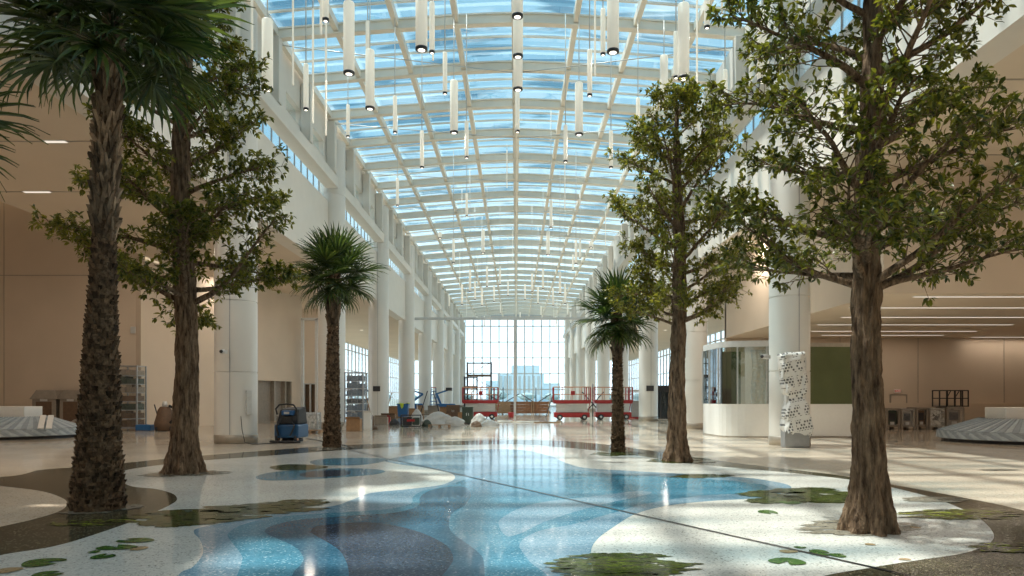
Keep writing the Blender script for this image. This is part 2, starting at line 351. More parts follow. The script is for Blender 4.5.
# ragged banks of moss and grass
for a in ((225, 514, 78, 10, 7, 3), (190, 521, 42, 6.5, 7, 5), (285, 505, 34, 5.5, 7, 9), (622, 567, 70, 13, 7, 12), (600, 561, 48, 7, 7, 14), (800, 496, 56, 7, 7, 16), (832, 499, 40, 4.5, 7, 17), (770, 501, 25, 3, 7, 18), (812, 490, 24, 2.2, 7, 19),
          (96, 523, 44, 3, 11, 21), (960, 515, 62, 5, 11, 23), (1010, 548, 40, 5, 11, 24), (936, 500, 30, 3, 12, 27), (855, 528, 60, 8, 12, 31), (184, 474, 38, 3, 12, 33), (103, 509.5, 30, 5, 12, 35), (618, 453.5, 24, 2.6, 7, 37), (684, 460.5, 34, 3, 7, 38), (332, 448.5, 18, 2.4, 12, 39),
          (700, 476.5, 32, 2, 7, 41), (570, 478, 16, .8, 4, 42), (1000, 470, 20, 1, 12, 43)):
    jag(a[0], a[1], a[2], a[3], .0072 + .0003 * (a[5] % 5), a[4], a[5])
for k, (x, y, rx, ry) in enumerate(((43, 563, 19, 4.5), (47, 575, 14, 3.5), (103, 557, 11, 2.6), (117, 548, 20, 2.6), (136, 541, 18, 2.4), (94, 552.5, 6, 1.4), (787, 562, 18, 3.6), (768, 512.5, 9, 2), (820, 553, 9, 3), (838, 556, 8, 2), (800, 548, 6, 1), (790, 503, 10, 1.6))):
    pad(x, y, rx, ry, 8, k * .7, .009)
for k, (x, y, rx, ry) in enumerate(((8, 571, 12, 3), (139, 549, 8, 2), (788, 552, 9, 1.6), (915, 528, 5, 1), (870, 545, 5, 1), (905, 560, 6, 1))):
    pad(x, y, rx, ry, 9, k, .009)
# dark joint strip across the floor
a, b = fl(340, 448), fl(1010, 599)
n = Vector((-(b - a).y, (b - a).x, 0)).normalized() * .022
flat([a - n, a + n, b + n, b - n], .0095, 10)
o = struct('floor', floor, FM)

# ------------------------------------------------------------------ building shell
Y0, Y1 = -12., 124.
XL, XR = -9.4, 8.75
LCOL = [23.5 + 12.2 * k for k in range(-1, 9)]
RCOL = [22.4 + 11.95 * k for k in range(-1, 9)]
ZS, ZE, ZR = 8.1, 15.25, 15.88
def roofz(x): return ZR - (ZR - ZE) * ((x * x + .6) ** .5 / 9.2) ** 1.3

for side, X, cols, D in (('left', XL, LCOL, 1.36), ('right', XR, RCOL, 1.24)):
    s = -1 if side == 'left' else 1
    w0, w1 = sorted((X, X + s * .72))
    bounds = [Y0] + cols + [Y1]; R = D / 2
    for k in range(len(bounds) - 1):
        a, b = bounds[k] + (R + .03 if k else 0), bounds[k + 1] - (R + .03 if k < len(bounds) - 2 else 0)
        m = MB()
        m.box(w0, w1, a, b, ZS, 11.35); m.box(w0, w1, a, b, 12.65, 13.3); m.box(w0, w1, a, b, 14.05, 15.7)
        n = max(1, round((b - a) / 3.9))
        for q in range(n + 1):                      # blank panels between the small upper windows
            y = a + (b - a) * q / n; m.box(w0, w1, max(a, y - .8), min(b, y + .8), 13.3, 14.05)
        struct('wall_%s' % side, m, white)
    # flat fins standing off the upper wall
    m = MB()
    for y in np.arange(Y0 + 2, Y1, 4.07):
        f0, f1 = sorted((X - s * .02, X - s * .45))
        m.box(f0, f1, y - .2, y + .2, 12.7, 15.2)
    o = struct('trim_fins_%s' % side, m, white, bevel=.02)
    for k in range(len(bounds) - 1):
        a, b = bounds[k] + .3, bounds[k + 1] - .3
        # long ledge beam in front of the clerestory
        m = MB(); b0, b1 = sorted((X - s * .5, X + s * .12))
        m.box(b0, b1, a + .35, b - .35, 12.0, 12.55)
        struct('trim_ledge_%s' % side, m, white, bevel=.02)
        m = MB(); g0, g1 = sorted((X + s * .22, X + s * .25)); m.box(g0, g1, a, b, 11.35, 12.65)
        w = struct('window_%d' % (k + 1 + (20 if s > 0 else 0)), m, sideglass)
        m = MB()
        for y in np.arange(a, b, .95): m.box(X + s * .24 - .025, X + s * .24 + .025, y - .03, y + .03, 11.35, 12.65)
        m.box(X + s * .24 - .07, X + s * .24 + .07, a, b, 11.3, 11.4)
        m.build('window_frame', grey, w)
        m = MB(); m.box(g0, g1, a, b, 13.3, 14.05)
        w = struct('window_%d' % (k + 41 + (20 if s > 0 else 0)), m, sideglass)
ORD = ['first', 'second', 'third', 'fourth', 'fifth', 'sixth', 'seventh', 'eighth', 'ninth', 'tenth', 'eleventh', 'twelfth']
LLAB = ['round white column outside the view beside the big palm', 'thick round white column beside the blue floor scrubber, extension cord at its foot', 'round white column standing behind the small palm with dark crown on the left',
        'round white column with a small dark plate, beside the plastic-wrapped tall crate', 'round white column behind the blue and lime bin']
RLAB = ['round white column outside the view beside the big bark tree', 'thick round white column with film-wrapped kiosk at its foot', 'round white column at the end of the curved glass booth',
        'sunlit round white column with a small dark plate, behind the conical tree', 'round white column mostly hidden behind the small palm on the right']
for side, X, cols, D, labs in (('left', XL, LCOL, 1.36, LLAB), ('right', XR, RCOL, 1.24, RLAB)):
    for k, y in enumerate(cols):
        lab = labs[k] if k < len(labs) else 'white round column, %s from the front in the %s colonnade' % (ORD[k - 1], side)
        t = thing('column', lab, 'column', (X, y, 0), 0, 'round columns along the hall', 'thing')
        R = D / 2
        m = MB(); prof = [(R, .28)]
        for z in (2.35, 4.7, 7.05, 9.4, 11.75):
            prof += [(R, z - .02), (R - .02, z - .015), (R - .02, z + .015), (R, z + .02)]
        prof += [(R, 14.5), (R - .1, 14.55)]
        m.lathe(prof, 40, smooth=False)
        for f in range(len(m.sm)): m.sm[f] = True
        sh = m.build('shaft', colm, t); 
        e = sh.modifiers.new('edge', 'EDGE_SPLIT'); e.split_angle = .6
        MB().lathe([(R + .015, 0), (R + .015, .28), (R, .29)], 40).build('base_ring', plinth, t)
        if k in (1, 3):
            q = MB(); a = (-1.9 if side == 'left' else -1.85) if k == 1 else -1.7
            q.box(-.012, .012, -R - .008, -R + .05, .3, 14.4)
            q.build('seam', grey, t, rot=(0, 0, .1))
        if k == 3:
            q = MB(); q.box(-.24, .24, -R - .05, -R + .03, 1.95, 2.3); q.build('plate', darkmetal, t, bevel=.01)

# roof: arched beams, purlins, thin bars, glass
beams_y = [26.9 - 3.85 * 9 + 3.85 * k for k in range(34) if 26.9 - 3.85 * 9 + 3.85 * k < Y1 - .5]
xs = np.linspace(-9.3, 9.3, 25)
bm = MB()
for i in range(len(xs) - 1):
    for (za, zb, hw) in ((0, .07, .15), (.07, .37, .045), (.37, .43, .12)):
        x0, x1 = xs[i], xs[i + 1]; r0, r1 = roofz(x0), roofz(x1)
        v = [(x0, -hw, r0 + za), (x0, hw, r0 + za), (x1, hw, r1 + za), (x1, -hw, r1 + za), (x0, -hw, r0 + zb), (x0, hw, r0 + zb), (x1, hw, r1 + zb), (x1, -hw, r1 + zb)]
        bm.add(v, [(0, 1, 2, 3), (4, 7, 6, 5), (0, 3, 7, 4), (1, 5, 6, 2)])
b0 = None
for y in beams_y:
    if b0 is None:
        b0 = struct('ceiling_beam', bm, steel_white); b0.location.y = y
    else:
        o = b0.copy(); COL.objects.link(o); o.location.y = y
for x in (-9.2, -6.9, -4.6, -2.3, 0, 2.3, 4.6, 6.9, 9.2):
    m = MB(); z = roofz(x); w = .10 if x else .17
    m.box(x - w, x + w, Y0, Y1, z + .1, z + .42)
    if x == 0: m.tube([(0, Y0, z - .02), (0, Y1, z - .02)], .09, 8)
    struct('ceiling_purlin', m, steel_white)
rb = MB()
for x0, x1 in zip(xs[:-1:2], xs[2::2]):
    for q in (1, 2, 3):
        rb.bar((x0, q * .9625, roofz(x0) + .55), (x1, q * .9625, roofz(x1) + .55), .07, .08)
r0 = None
for y in beams_y:
    if r0 is None: r0 = struct('ceiling_glazing_bar', rb, steel_white); r0.location.y = y
    else:
        o = r0.copy(); COL.objects.link(o); o.location.y = y
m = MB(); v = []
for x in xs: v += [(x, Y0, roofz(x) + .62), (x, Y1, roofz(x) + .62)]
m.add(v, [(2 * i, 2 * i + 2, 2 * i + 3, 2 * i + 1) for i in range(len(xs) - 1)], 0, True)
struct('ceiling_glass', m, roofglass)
# tie rods under the roof
m = MB()
for y in beams_y[3:20:2]:
    m.tube([(-9, y, ZE - .2), (0, y + 3.85, ZR - .1)], .022, 5); m.tube([(9, y, ZE - .2), (0, y + 3.85, ZR - .1)], .022, 5)
struct('ceiling_tie_rods', m, lgrey)

# far glass wall
m = MB(); m.box(-20, 20, Y1, Y1 + .05, 0, 16.2); w = struct('window_100', m, sideglass)
m = MB()
for x in np.arange(-19.5, 20, 1.5):
    m.box(x - .09, x + .09, Y1 - .25, Y1, 0, 16.2)
for z in (.1, 3, 5.8, 8.6, 11.4, 14.2, 16.1): m.box(-20, 20, Y1 - .2, Y1, z - .08, z + .08)
m.box(-.2, .2, Y1 - .5, Y1, 0, 16.2)
m.build('window_frame', lgrey, w)
m = MB(); m.box(-9.3, 9.3, Y1 - .1, Y1 + .3, 15.6, 17.2); struct('wall_end_head', m, white)

# goal-post frame across the middle: cross bar + post
t = thing('temporary_frame', 'thin grey T-shaped frame, post and long cross bar spanning the hall', 'frame', (-.1, 61, 0))
m = MB(); m.box(-8.8, 8.0, -.09, .09, 8.3, 8.52); m.build('cross_bar', lgrey, t, bevel=.01)
m = MB(); m.box(-.1, .1, -.1, .1, .05, 8.3); m.build('post', lgrey, t, bevel=.01)
m = MB(); m.box(-.4, .4, -.4, .4, 0, .05); m.build('foot_plate', grey, t)

# ---- left flank
m = MB(); m.box(-17.2, XL - .72, Y0, 48, ZS, ZS + .35); struct('ceiling_left', m, soffit)
m = MB(); m.box(-30, -17.0, Y0, 60, 11.6, 11.9); m.box(-17.3, -17.2, Y0, 48, ZS, 11.7); struct('ceiling_left_high', m, soffit)
m = MB(); m.box(-32, -17.9, 33.5, 33.8, 0, 11.6); struct('wall_left_back', m, beige)
m = MB()
for x in (-24.5, -20.2): m.box(x - .012, x + .012, 33.485, 33.5, 0, 11.5)
m.box(-31, -17.9, 33.485, 33.5, 7.35, 7.39)
struct('trim_left_joints', m, plinth)
m = MB(); m.box(-30.3, -30, Y0, 34, 0, 11.6); struct('wall_left_outer', m, beige)
# oblique wall with door recess
A, B = Vector((-17.9, 33.4, 0)), Vector((-14.0, 45.8, 0))
ang = math.atan2((B - A).y, (B - A).x); Lw = (B - A).length
Mw = Matrix.Translation(A) @ Matrix.Rotation(ang, 4, 'Z')
m = MB()
# openings along the wall measured from A
def along(px):
    """distance along the oblique wall seen at picture column px"""
    k = (px - CX) / F; d = B - A
    return (k * A.y - A.x) / (d.x - k * d.y) * Lw
u0, u1 = along(258), along(292)
m.box(0, u0, 0, .3, 0, ZS, 0, Mw); m.box(u1, Lw, 0, .3, 0, ZS, 0, Mw); m.box(u0, u1, 0, .3, 2.55, ZS, 0, Mw)
struct('wall_left_oblique', m, beige)
m = MB(); m.box(u0, u1, .32, .4, 0, 2.6, 0, Mw)
d = struct('door_1', m, kioskm)
m = MB()
for u in (u0 + .03, (u0 + u1) / 2, u1 - .6, u1 - .03): m.box(u - .05, u + .05, .05, .32, 0, 2.55, 0, Mw)
m.build('door_frame', plinth, d)
dx0, dx1 = (303 - CX) / F * 52, (317 - CX) / F * 52
m = MB(); m.box(-20.2, dx0, 52, 52.3, 0, ZS); m.box(dx1, -13.2, 52, 52.3, 0, ZS); m.box(dx0, dx1, 52, 52.3, 2.6, ZS); struct('wall_left_return', m, beige)
m = MB(); m.box(dx0, dx1, 52.32, 52.4, 0, 2.65); d = struct('door_2', m, darkbrown)
m = MB(); m.box(dx0, dx0 + .08, 52.1, 52.32, 0, 2.6); m.box(dx1 - .08, dx1, 52.1, 52.32, 0, 2.6); m.box(dx0 + .45, dx0 + .53, 52.1, 52.32, 0, 2.6); m.box(dx0, dx1, 52.1, 52.32, 2.52, 2.6); m.build('door_frame', lgrey, d)
m = MB()
for q in (-13.75, -12.85): m.box(q - .08, q + .08, 45.0, 45.2, 0, 6.6)
m.box(-13.83, -12.77, 45.0, 45.2, 6.5, 6.66); struct('trim_left_portal', m, lgrey)
m = MB(); m.box(-20.4, XL - .72, 48, Y1, ZS, ZS + .35); struct('ceiling_left_far', m, soffit)
# right flank
m = MB(); m.box(XR + .72, 30, Y0, 20.0, ZS, ZS + .35); m.box(XR + .72, 10.5, 20.0, 35, ZS, ZS + .35); struct('ceiling_right', m, soffit)
m = MB(); m.box(10.5, 30, 20.0, 20.25, 4.5, ZS); m.box(10.5, 10.7, 20.25, 35.2, 4.5, ZS); struct('wall_right_fascia', m, beige)
m = MB(); m.box(10.7, 30, 20.25, 35.0, 4.5, 4.7); struct('ceiling_right_low', m, soffit)
m = MB(); m.box(10.5, 30, 35, 35.3, 0, ZS); struct('wall_right_back', m, beige)
m = MB()
for x in (16.2, 20.1, 24.4): m.box(x - .012, x + .012, 34.985, 35, 0, 4.5)
struct('trim_right_joints', m, plinth)
m = MB(); m.box(28, 28.3, Y0, 35.2, 0, ZS); struct('wall_right_outer', m, beige)
m = MB(); m.box(XR + .72, 20.4, 35.2, Y1, ZS, ZS + .35); struct('ceiling_right_far', m, soffit)
m = MB(); m.box(-31, 31, Y0 - .3, Y0, 0, 17); struct('wall_light_block', m, white)  # added unseen wall behind the camera, blocks sky light and bounces the rest
# side glazing of the far part
for s, nm in ((-1, 101), (1, 102)):
    m = MB(); g0, g1 = sorted((s * 20, s * 20.05)); m.box(g0, g1, 52 if s < 0 else 35.3, Y1, 0, ZS); w = struct('window_%d' % nm, m, sideglass)
    m = MB()
    for y in np.arange(53 if s < 0 else 36, Y1, 1.9): m.box(s * 20 - .08, s * 20 + .08, y - .06, y + .06, 0, ZS)
    for z in (.1, 2.4, 4.8, 7.2): m.box(s * 20 - .07, s * 20 + .07, 52 if s < 0 else 35.3, Y1, z - .06, z + .06)
    m.build('window_frame', lgrey, w)

# linear lamps in the soffits
def slot(x0, x1, y, z, lab, w=.09, group='recessed strip lights', watt=26):
    t = thing('ceiling_light', lab, 'light', ((x0 + x1) / 2, y, z), 0, group)
    h = (x1 - x0) / 2
    MB().box(-h - .03, h + .03, -w / 2 - .03, w / 2 + .03, -.012, .0).build('frame', trimw, t)
    MB().box(-h, h, -w / 2, w / 2, -.02, -.012).build('diffuser', slotm, t)
    la = bpy.data.lights.new('lamp_light', 'AREA'); la.shape = 'RECTANGLE'; la.size = x1 - x0; la.size_y = w; la.energy = watt; la.color = (1, .86, .70)
    lo = bpy.data.objects.new('lamp_light', la); COL.objects.link(lo); lo.parent = t; lo.location = (0, 0, -.03)
RS = [((914, 1060), 296.5, 'shortest bright strip light in the low ceiling, nearest its front edge'), ((850, 1060), 307.5, 'second strip light back in the low ceiling over the wrapped machines'),
      ((842, 1050), 317, 'third strip light back in the low ceiling over the wrapped machines'), ((818, 1012), 324.5, 'fourth strip light back in the low ceiling'),
      ((812, 976), 331, 'fifth strip light back in the low ceiling'), ((822, 943), 335, 'strip light of the low ceiling tight against the back wall'), ((972, 1060), 337, 'short strip light in the far corner of the low ceiling, above the carousel')]
for (a, b), y, lab in RS:
    d = 3.0 * F / (HY - y); slot(max(10.8, (a - CX) / F * d), min(27.8, (b - CX) / F * d), d, 4.5, lab, .10)
slot(*[(x - CX) / F * 18 for x in (45, 66)], 18.0, ZS, 'short strip light in the tall left soffit, the nearer one', .13, watt=80)
slot(*[(x - CX) / F * 22.4 for x in (24, 50)], 22.4, ZS, 'short strip light in the tall left soffit, the farther one', .13, watt=80)
m = MB()
for d in (18., 22.4): m.box(-17, XL - .1, d - .03, d + .03, ZS - .008, ZS)
for d in (14.5, 19.): m.box(XR + .6, 27, d - .03, d + .03, ZS - .008, ZS)
struct('ceiling_grooves', m, plinth)
def downlight(x, y, z, w, lab, size=.5):  # invented fittings, added to brighten the dim side zones and the booth
    t = thing('ceiling_light', lab, 'light', (x, y, z), 0, 'added fill downlights')
    MB().lathe([(.16, 0), (.2, -.015), (.22, -.012), (.22, 0)], 20).build('ring', trimw, t); MB().lathe([(.001, -.006), (.16, -.006)], 20).build('diffuser', lensm, t)
    la = bpy.data.lights.new('lamp_light', 'AREA'); la.shape = 'DISK'; la.size = size; la.energy = w * .36; la.color = (1, .88, .74)
    lo = bpy.data.objects.new('lamp_light', la); COL.objects.link(lo); lo.parent = t; lo.location = (0, 0, -.03)
for y in (4, 9, 13.5, 30, 38):
    for x in (-11.2, -15.5): downlight(x, y, ZS, 210, 'added fill downlight in the tall left soffit')
for y in (8, 17): downlight(-22, y + 6, 11.6, 330, 'added fill downlight in the high ceiling at the far left')
for y in (4, 8.5, 13):
    for x in (12, 18, 24): downlight(x, y, ZS, 190, 'added fill downlight in the tall right soffit')
downlight(9.9, 29.6, ZS, 500, 'added fill downlight above the glass booth')
for y in (56, 68, 80, 92):
    for sx_ in (-15, 14.5): downlight(sx_, y, ZS, 220, 'added fill downlight in the far side soffit')
t = thing('cove_light', 'warm cove light washing the tall beige wall on the left', 'light', (-24, 33.2, 11.4))
MB().box(-6, 6, -.05, .05, -.03, .03).build('diffuser', covem, t)
MB().box(-6, 6, -.1, .1, .03, .12).build('housing', trimw, t)

# ------------------------------------------------------------------ pendant tubes
LAMP = .15; rndl = random.Random(1)
def pendant(px, ybot, w, kind, lab, group):
    D, L = {'L': (.30, 1.95), 'S': (.15, 1.38), 'T': (.055, 3.2)}[kind]
    d = D * F / w
    p = at(px, ybot, d)
    zr = roofz(p.x) + .1
    if p.z > zr - .8: p.z = zr - .8
    L = min(L, zr - .3 - p.z)
    t = thing('pendant_light', lab, 'pendant lamp', p, 0, group)
    r = D / 2
    MB().lathe([(r * .97, .05), (r, .06), (r, L - .03), (r * .9, L)], 20).build('tube', tubem, t)
    if kind != 'T':
        MB().lathe([(r * .62, -.005), (r * 1.02, 0), (r * 1.02, .055), (r * .95, .06)], 20).build('rim', darkmetal, t)
        MB().lathe([(r * .6, -.012), (r * .6, .0)], 16).build('lens', lensm, t)
    if kind != 'T' or rndl.random() < .3:
        la = bpy.data.lights.new('lamp_light', 'AREA'); la.shape = 'DISK'; la.size = D; la.energy = (150 if kind == 'L' else 75) * LAMP; la.color = (1, .90, .76)
        lo = bpy.data.objects.new('lamp_light', la); COL.objects.link(lo); lo.parent = t; lo.location = (0, 0, -.03)
    MB().tube([(0, 0, L - .02), (0, 0, zr - p.z)], .018, 5).build('cable', trimw, t)
    return t
PEND = [(267.4, 90, 10.8, 'L', 'large tube lamp hanging closest to the left wall of the hall'), (349, 74, 11, 'L', 'large white tube lamp, second from the left wall'),
        (421.5, 50, 12, 'L', 'large white tube lamp midway between left wall and roof ridge'), (432, 53, 5.5, 'S', 'slim tube lamp close behind a large one left of the ridge'),
        (325.6, 21, 6.5, 'S', 'slim tube lamp high at the top edge near the left wall'), (370, 109, 9, 'L', 'large tube lamp of the second row on the left'),
        (367.8, 62, 4.4, 'S', 'slim tube lamp directly behind the large lamp of the second row on the left'), (306, 110, 5, 'S', 'slim tube lamp low beside the left wall fins'),
        (348, 137, 3.5, 'S', 'slim tube lamp in front of the left column top'), (395, 133, 4, 'S', 'slim tube lamp between second and third purlin left of the ridge'),
        (445, 94, 4.5, 'S', 'slim tube lamp alone left of the ridge, higher one'), (454, 133, 8, 'L', 'large tube lamp nearest the ridge on its left side'),
        (422, 168, 4, 'S', 'slim tube lamp of the third row left of the ridge'), (466.6, 158, 4, 'S', 'slim tube lamp of the third row close left of the ridge'),
        (517.5, 17, 11, 'L', 'large tube lamp on the ridge, topmost in the picture'), (518, 57, 10, 'L', 'large tube lamp on the ridge, second from the top'),
        (518, 90, 9.3, 'L', 'large tube lamp on the ridge, third from the top'), (517.5, 132, 4.3, 'S', 'slim tube lamp on the ridge beneath three large ones'),
        (613, 52.5, 12, 'L', 'large white tube lamp midway between ridge and right wall'), (603, 55, 5, 'S', 'slim tube lamp close beside a large one right of the ridge'),
        (683.5, 79, 11.5, 'L', 'large white tube lamp right above the conical tree'), (676, 78, 5, 'S', 'slim tube lamp half hidden behind the large lamp above the conical tree'),
        (589.7, 96, 5, 'S', 'slim tube lamp alone right of the ridge, higher one'), (664, 108, 8, 'L', 'large tube lamp whose foot dips behind the conical tree top'),
        (638, 135, 4, 'S', 'slim tube lamp left of the conical tree top'), (579, 135, 8, 'L', 'large tube lamp nearest the ridge on its right side'),
        (565.5, 162, 4, 'S', 'slim tube lamp of the third row close right of the ridge'), (611, 168, 4, 'S', 'slim tube lamp of the third row right of the ridge'),
        (763, 82, 11.2, 'L', 'large tube lamp hanging closest to the right wall by the bark tree'), (725, 116, 5, 'S', 'slim tube lamp between conical tree and right wall'),
        (707, 28, 5.5, 'S', 'slim tube lamp high at the top edge on the right side'),
        (293, 87, 2.0, 'T', 'thin rod lamp second from the left wall'), (313, 125, 2.0, 'T', 'thin rod lamp before the left wall, long one'), (326, 137, 2.0, 'T', 'thin rod lamp hanging lowest by the left wall'),
        (321, 37, 2.4, 'T', 'thin rod lamp high up near the left wall'), (252, 62, 2.4, 'T', 'thin rod lamp against the thick left column'), (595, 78, 1.9, 'T', 'thin rod lamp right of the ridge'), (697, 110, 1.9, 'T', 'thin rod lamp beside the conical tree top'),
        (722, 16, 2.4, 'T', 'thin rod lamp at the top edge near the right wall'), (433, 62, 1.9, 'T', 'thin rod lamp behind a slim lamp left of the ridge')]
for p in PEND: pendant(*p[:5], 'tube lamps under the near glass roof')
far = [(397.5, 206, 3), (440, 217, 3.6), (591, 220, 3.4), (551, 228, 3), (548, 255, 3.6), (483, 253, 3.6), (453.6, 263, 2.6), (576, 264, 2.6), (487, 287, 2.2), (543, 289, 2.2), (470, 292, 2.4), (560, 294, 2.4), (500, 285, 2.0), (532, 292, 2.0),
       (475, 300, 2.0), (482, 306, 1.9), (553, 306, 1.9), (565, 304, 2.2), (462, 305, 2.2), (494, 302, 1.8), (538, 304, 1.8), (508, 296, 1.7), (525, 300, 1.7)]
for x, y, w in far: pendant(x, y, w, 'L' if w > 3.3 else 'S', 'small white tube lamp hanging beneath the distant end of the glass roof', 'far tube lamps')
rnd = random.Random(5)
for k in range(22):
    d = rnd.uniform(38, 105); x = rnd.uniform(-7.5, 7.5); z = rnd.uniform(10.8, 13.6)
    pendant(CX + x / d * F, HY - (z - EYE) / d * F, (.055 if k % 2 == 0 else .15) * F / d, 'T' if k % 2 == 0 else 'S', 'slender white tube lamp among many below the middle of the glass roof', 'middle tube lamps')

# ------------------------------------------------------------------ trees
def trunk_mesh(path, rad, n=40, rings=None, amp=.03, flutes=0, fl_h=.8, fs=(9, 2.2), seed=0., fine=.0):
    """path: function z -> (x, y); rad: function z -> radius; rings: list of heights"""
    m = MB(); vs = []
    for z in rings:
        x, y = path(z); r = rad(z)
        for k in range(n):
            a = 2 * PI * k / n
            c, s_ = math.cos(a), math.sin(a)
            q = mnoise.fractal(Vector((c * r * fs[0] + seed, s_ * r * fs[0], z * fs[1])), .9, 2.2, 4)
            q2 = mnoise.noise(Vector((c * 22 * r + seed, s_ * 22 * r, z * 16)))
            rr = r * (1 + 0) + amp * q + fine * q2
            if flutes:
                rr += r * .20 * max(0, 1 - z / fl_h) * math.cos(flutes * a + seed)
            vs.append((x + rr * c, y + rr * s_, z))
    R = len(rings)
    fs_ = [(i * n + k, i * n + (k + 1) % n, (i + 1) * n + (k + 1) % n, (i + 1) * n + k) for i in range(R - 1) for k in range(n)]
    fs_.append(tuple((R - 1) * n + k for k in range(n)))
    m.add(vs, fs_, 0, True); return m
class Leaves:
    def __init__(s): s.c = []; s.d = []; s.n = []; s.l = []
    def add(s, p, d, nrm, L): s.c.append(tuple(p)); s.d.append(tuple(d)); s.n.append(tuple(nrm)); s.l.append(L)
    def build(s, name, mat, parent, wid=.40):
        c = np.array(s.c); d = np.array(s.d); nn = np.array(s.n); l = np.array(s.l)[:, None]
        d /= np.linalg.norm(d, axis=1)[:, None]
        sd = np.cross(d, nn); sd /= (np.linalg.norm(sd, axis=1)[:, None] + 1e-9); up = np.cross(sd, d)
        w = l * wid / 2
        V = [c, c + d * l * .33 - up * l * .03, c + d * l * .7 - up * l * .07, c + d * l - up * l * .2,
             c + d * l * .30 + sd * w * .85 + up * l * .05, c + d * l * .66 + sd * w + up * l * .0, c + d * l * .30 - sd * w * .85 + up * l * .05, c + d * l * .66 - sd * w + up * l * .0]
        V = np.stack(V, 1).reshape(-1, 3); n = len(c)
        q = np.array([[0, 1, 4, 4], [0, 6, 1, 1], [1, 2, 5, 4], [6, 7, 2, 1], [2, 3, 5, 5], [7, 3, 2, 2]])
        faces = []
        for i in range(n):
            o = i * 8
            faces += [(o, o + 4, o + 1), (o, o + 1, o + 6), (o + 1, o + 4, o + 5, o + 2), (o + 6, o + 1, o + 2, o + 7), (o + 2, o + 5, o + 3), (o + 7, o + 2, o + 3)]
        me = bpy.data.meshes.new(name); me.from_pydata(V.tolist(), [], faces); me.materials.append(mat); me.update()
        ob = bpy.data.objects.new(name, me); COL.objects.link(ob); ob.parent = parent; return ob

def rvec(rnd):
    while True:
        v = Vector((rnd.uniform(-1, 1), rnd.uniform(-1, 1), rnd.uniform(-1, 1)))
        if .05 < v.length < 1: return v.normalized()
def broad_tree(name, label, cat, base, H, z0, Rz, rb, rt, seed, nb, lean=(0, 0), leafL=.115, mat=leaf, flare=1.55, flutes=6, clusters=1., forced=(), group=None):
    rnd = random.Random(seed)
    t = thing(name, label, cat, base, 0, group)
    ph = rnd.uniform(0, 6)
    path = lambda z: (lean[0] * z + .05 * math.sin(z * .9 + ph) * min(1, z / 2), lean[1] * z + .05 * math.cos(z * .7 + ph) * min(1, z / 2))
    def rad(z):
        r = rb + (rt - rb) * min(1, z / z0) if z < z0 else rt * (1 - .90 * ((z - z0) / (H - z0)) ** 1.7)
        return max(.012, r * (1 + (flare - 1) * math.exp(-z / .33)))
    rings = list(np.arange(0, 1.2, .035)) + list(np.arange(1.2, z0 + 1.5, .055)) + list(np.arange(z0 + 1.5, H, .15))
    trunk_mesh(path, rad, 84, rings, .040, flutes, 1.0, (20, 2.2), seed, .010).build('trunk', bark, t)
    LV = Leaves()
    def cluster(p, d, n):
        for _ in range(n):
            r = rvec(rnd); v = (d * rnd.uniform(.35, .95) + r * .95); v.z -= .05
            nn = Vector((0, 0, 1)) + rvec(rnd) * .55
            LV.add(p + rvec(rnd) * .02, v.normalized(), nn, leafL * rnd.uniform(.7, 1.15))
    az = rnd.uniform(0, 6)
    specs = list(forced)
    for i in range(nb):
        f = (i + .3) / nb
        z = z0 + (H - z0) * (f ** 1.08) * .97
        az += 2.4 + rnd.uniform(-.35, .35)
        el = .16 + .62 * f + rnd.uniform(-.14, .16)
        specs.append((z, az, el, 1.))
    for (z, a, el, k) in specs:
        x, y = path(z); p0 = Vector((x, y, z)); d0 = Vector((math.cos(a) * math.cos(el), math.sin(a) * math.cos(el), math.sin(el)))
        L = Rz(z + .35) * rnd.uniform(.86, 1.06) * k / max(.5, math.cos(el * .75))
        bm_ = MB(); pts = []; n = 9; d = d0.copy(); p = p0.copy(); sag = rnd.uniform(-.02, .05)
        for j in range(n + 1):
            pts.append(p.copy()); p = p + d * (L / n)
            d = (d + rvec(rnd) * .13 + Vector((0, 0, -sag * 2 if j > 3 else .02))).normalized()
        br = min(rad(z) * .45, .014 + .021 * L)
        bm_.tube(pts, [max(.006, br * (1 - .86 * j / n)) for j in range(n + 1)], 7)
        nt_ = max(5, int((7 + 8.5 * L) * clusters))
        for q in range(nt_):
            f = .22 + .78 * (q + rnd.random() * .8) / nt_
            jf = min(n - .01, f * n); j = int(jf); pp = pts[j].lerp(pts[j + 1], jf - j); bd = (pts[j + 1] - pts[j]).normalized()
            side = bd.cross(Vector((0, 0, 1))).normalized() * (1 if q % 2 else -1)
            td = (bd * .65 + side * rnd.uniform(.35, 1.) + Vector((0, 0, rnd.uniform(-.3, .55)))).normalized()
            tl = rnd.uniform(.22, .5) * (.55 + .45 * min(L, 2)) * (1.15 - .55 * f)
            tp = [pp, pp + td * tl * .5 + rvec(rnd) * .03, pp + td * tl + Vector((0, 0, .03))]
            bm_.tube(tp, [.009, .006, .003], 4, caps=False)
            cluster(tp[2], (tp[2] - tp[1]).normalized(), rnd.randint(7, 10)); cluster(tp[1], td, rnd.randint(3, 5))
            for _ in range(2):
                sd = (td + rvec(rnd) * .9).normalized(); sp = tp[1].lerp(tp[2], rnd.random() * .8); e = sp + sd * rnd.uniform(.1, .24)
                bm_.tube([sp, e], [.005, .003], 3, caps=False); cluster(e, sd, rnd.randint(5, 8))
        cluster(pts[-1], d, 10)
        bm_.build('branch', bark, t)
    LV.build('foliage', mat, t)
    return t
def prof(*pts):
    zs = [p[0] for p in pts]; rs = [p[1] for p in pts]
    return lambda z: float(np.interp(z, zs, rs))
b6 = fl(868, 531)
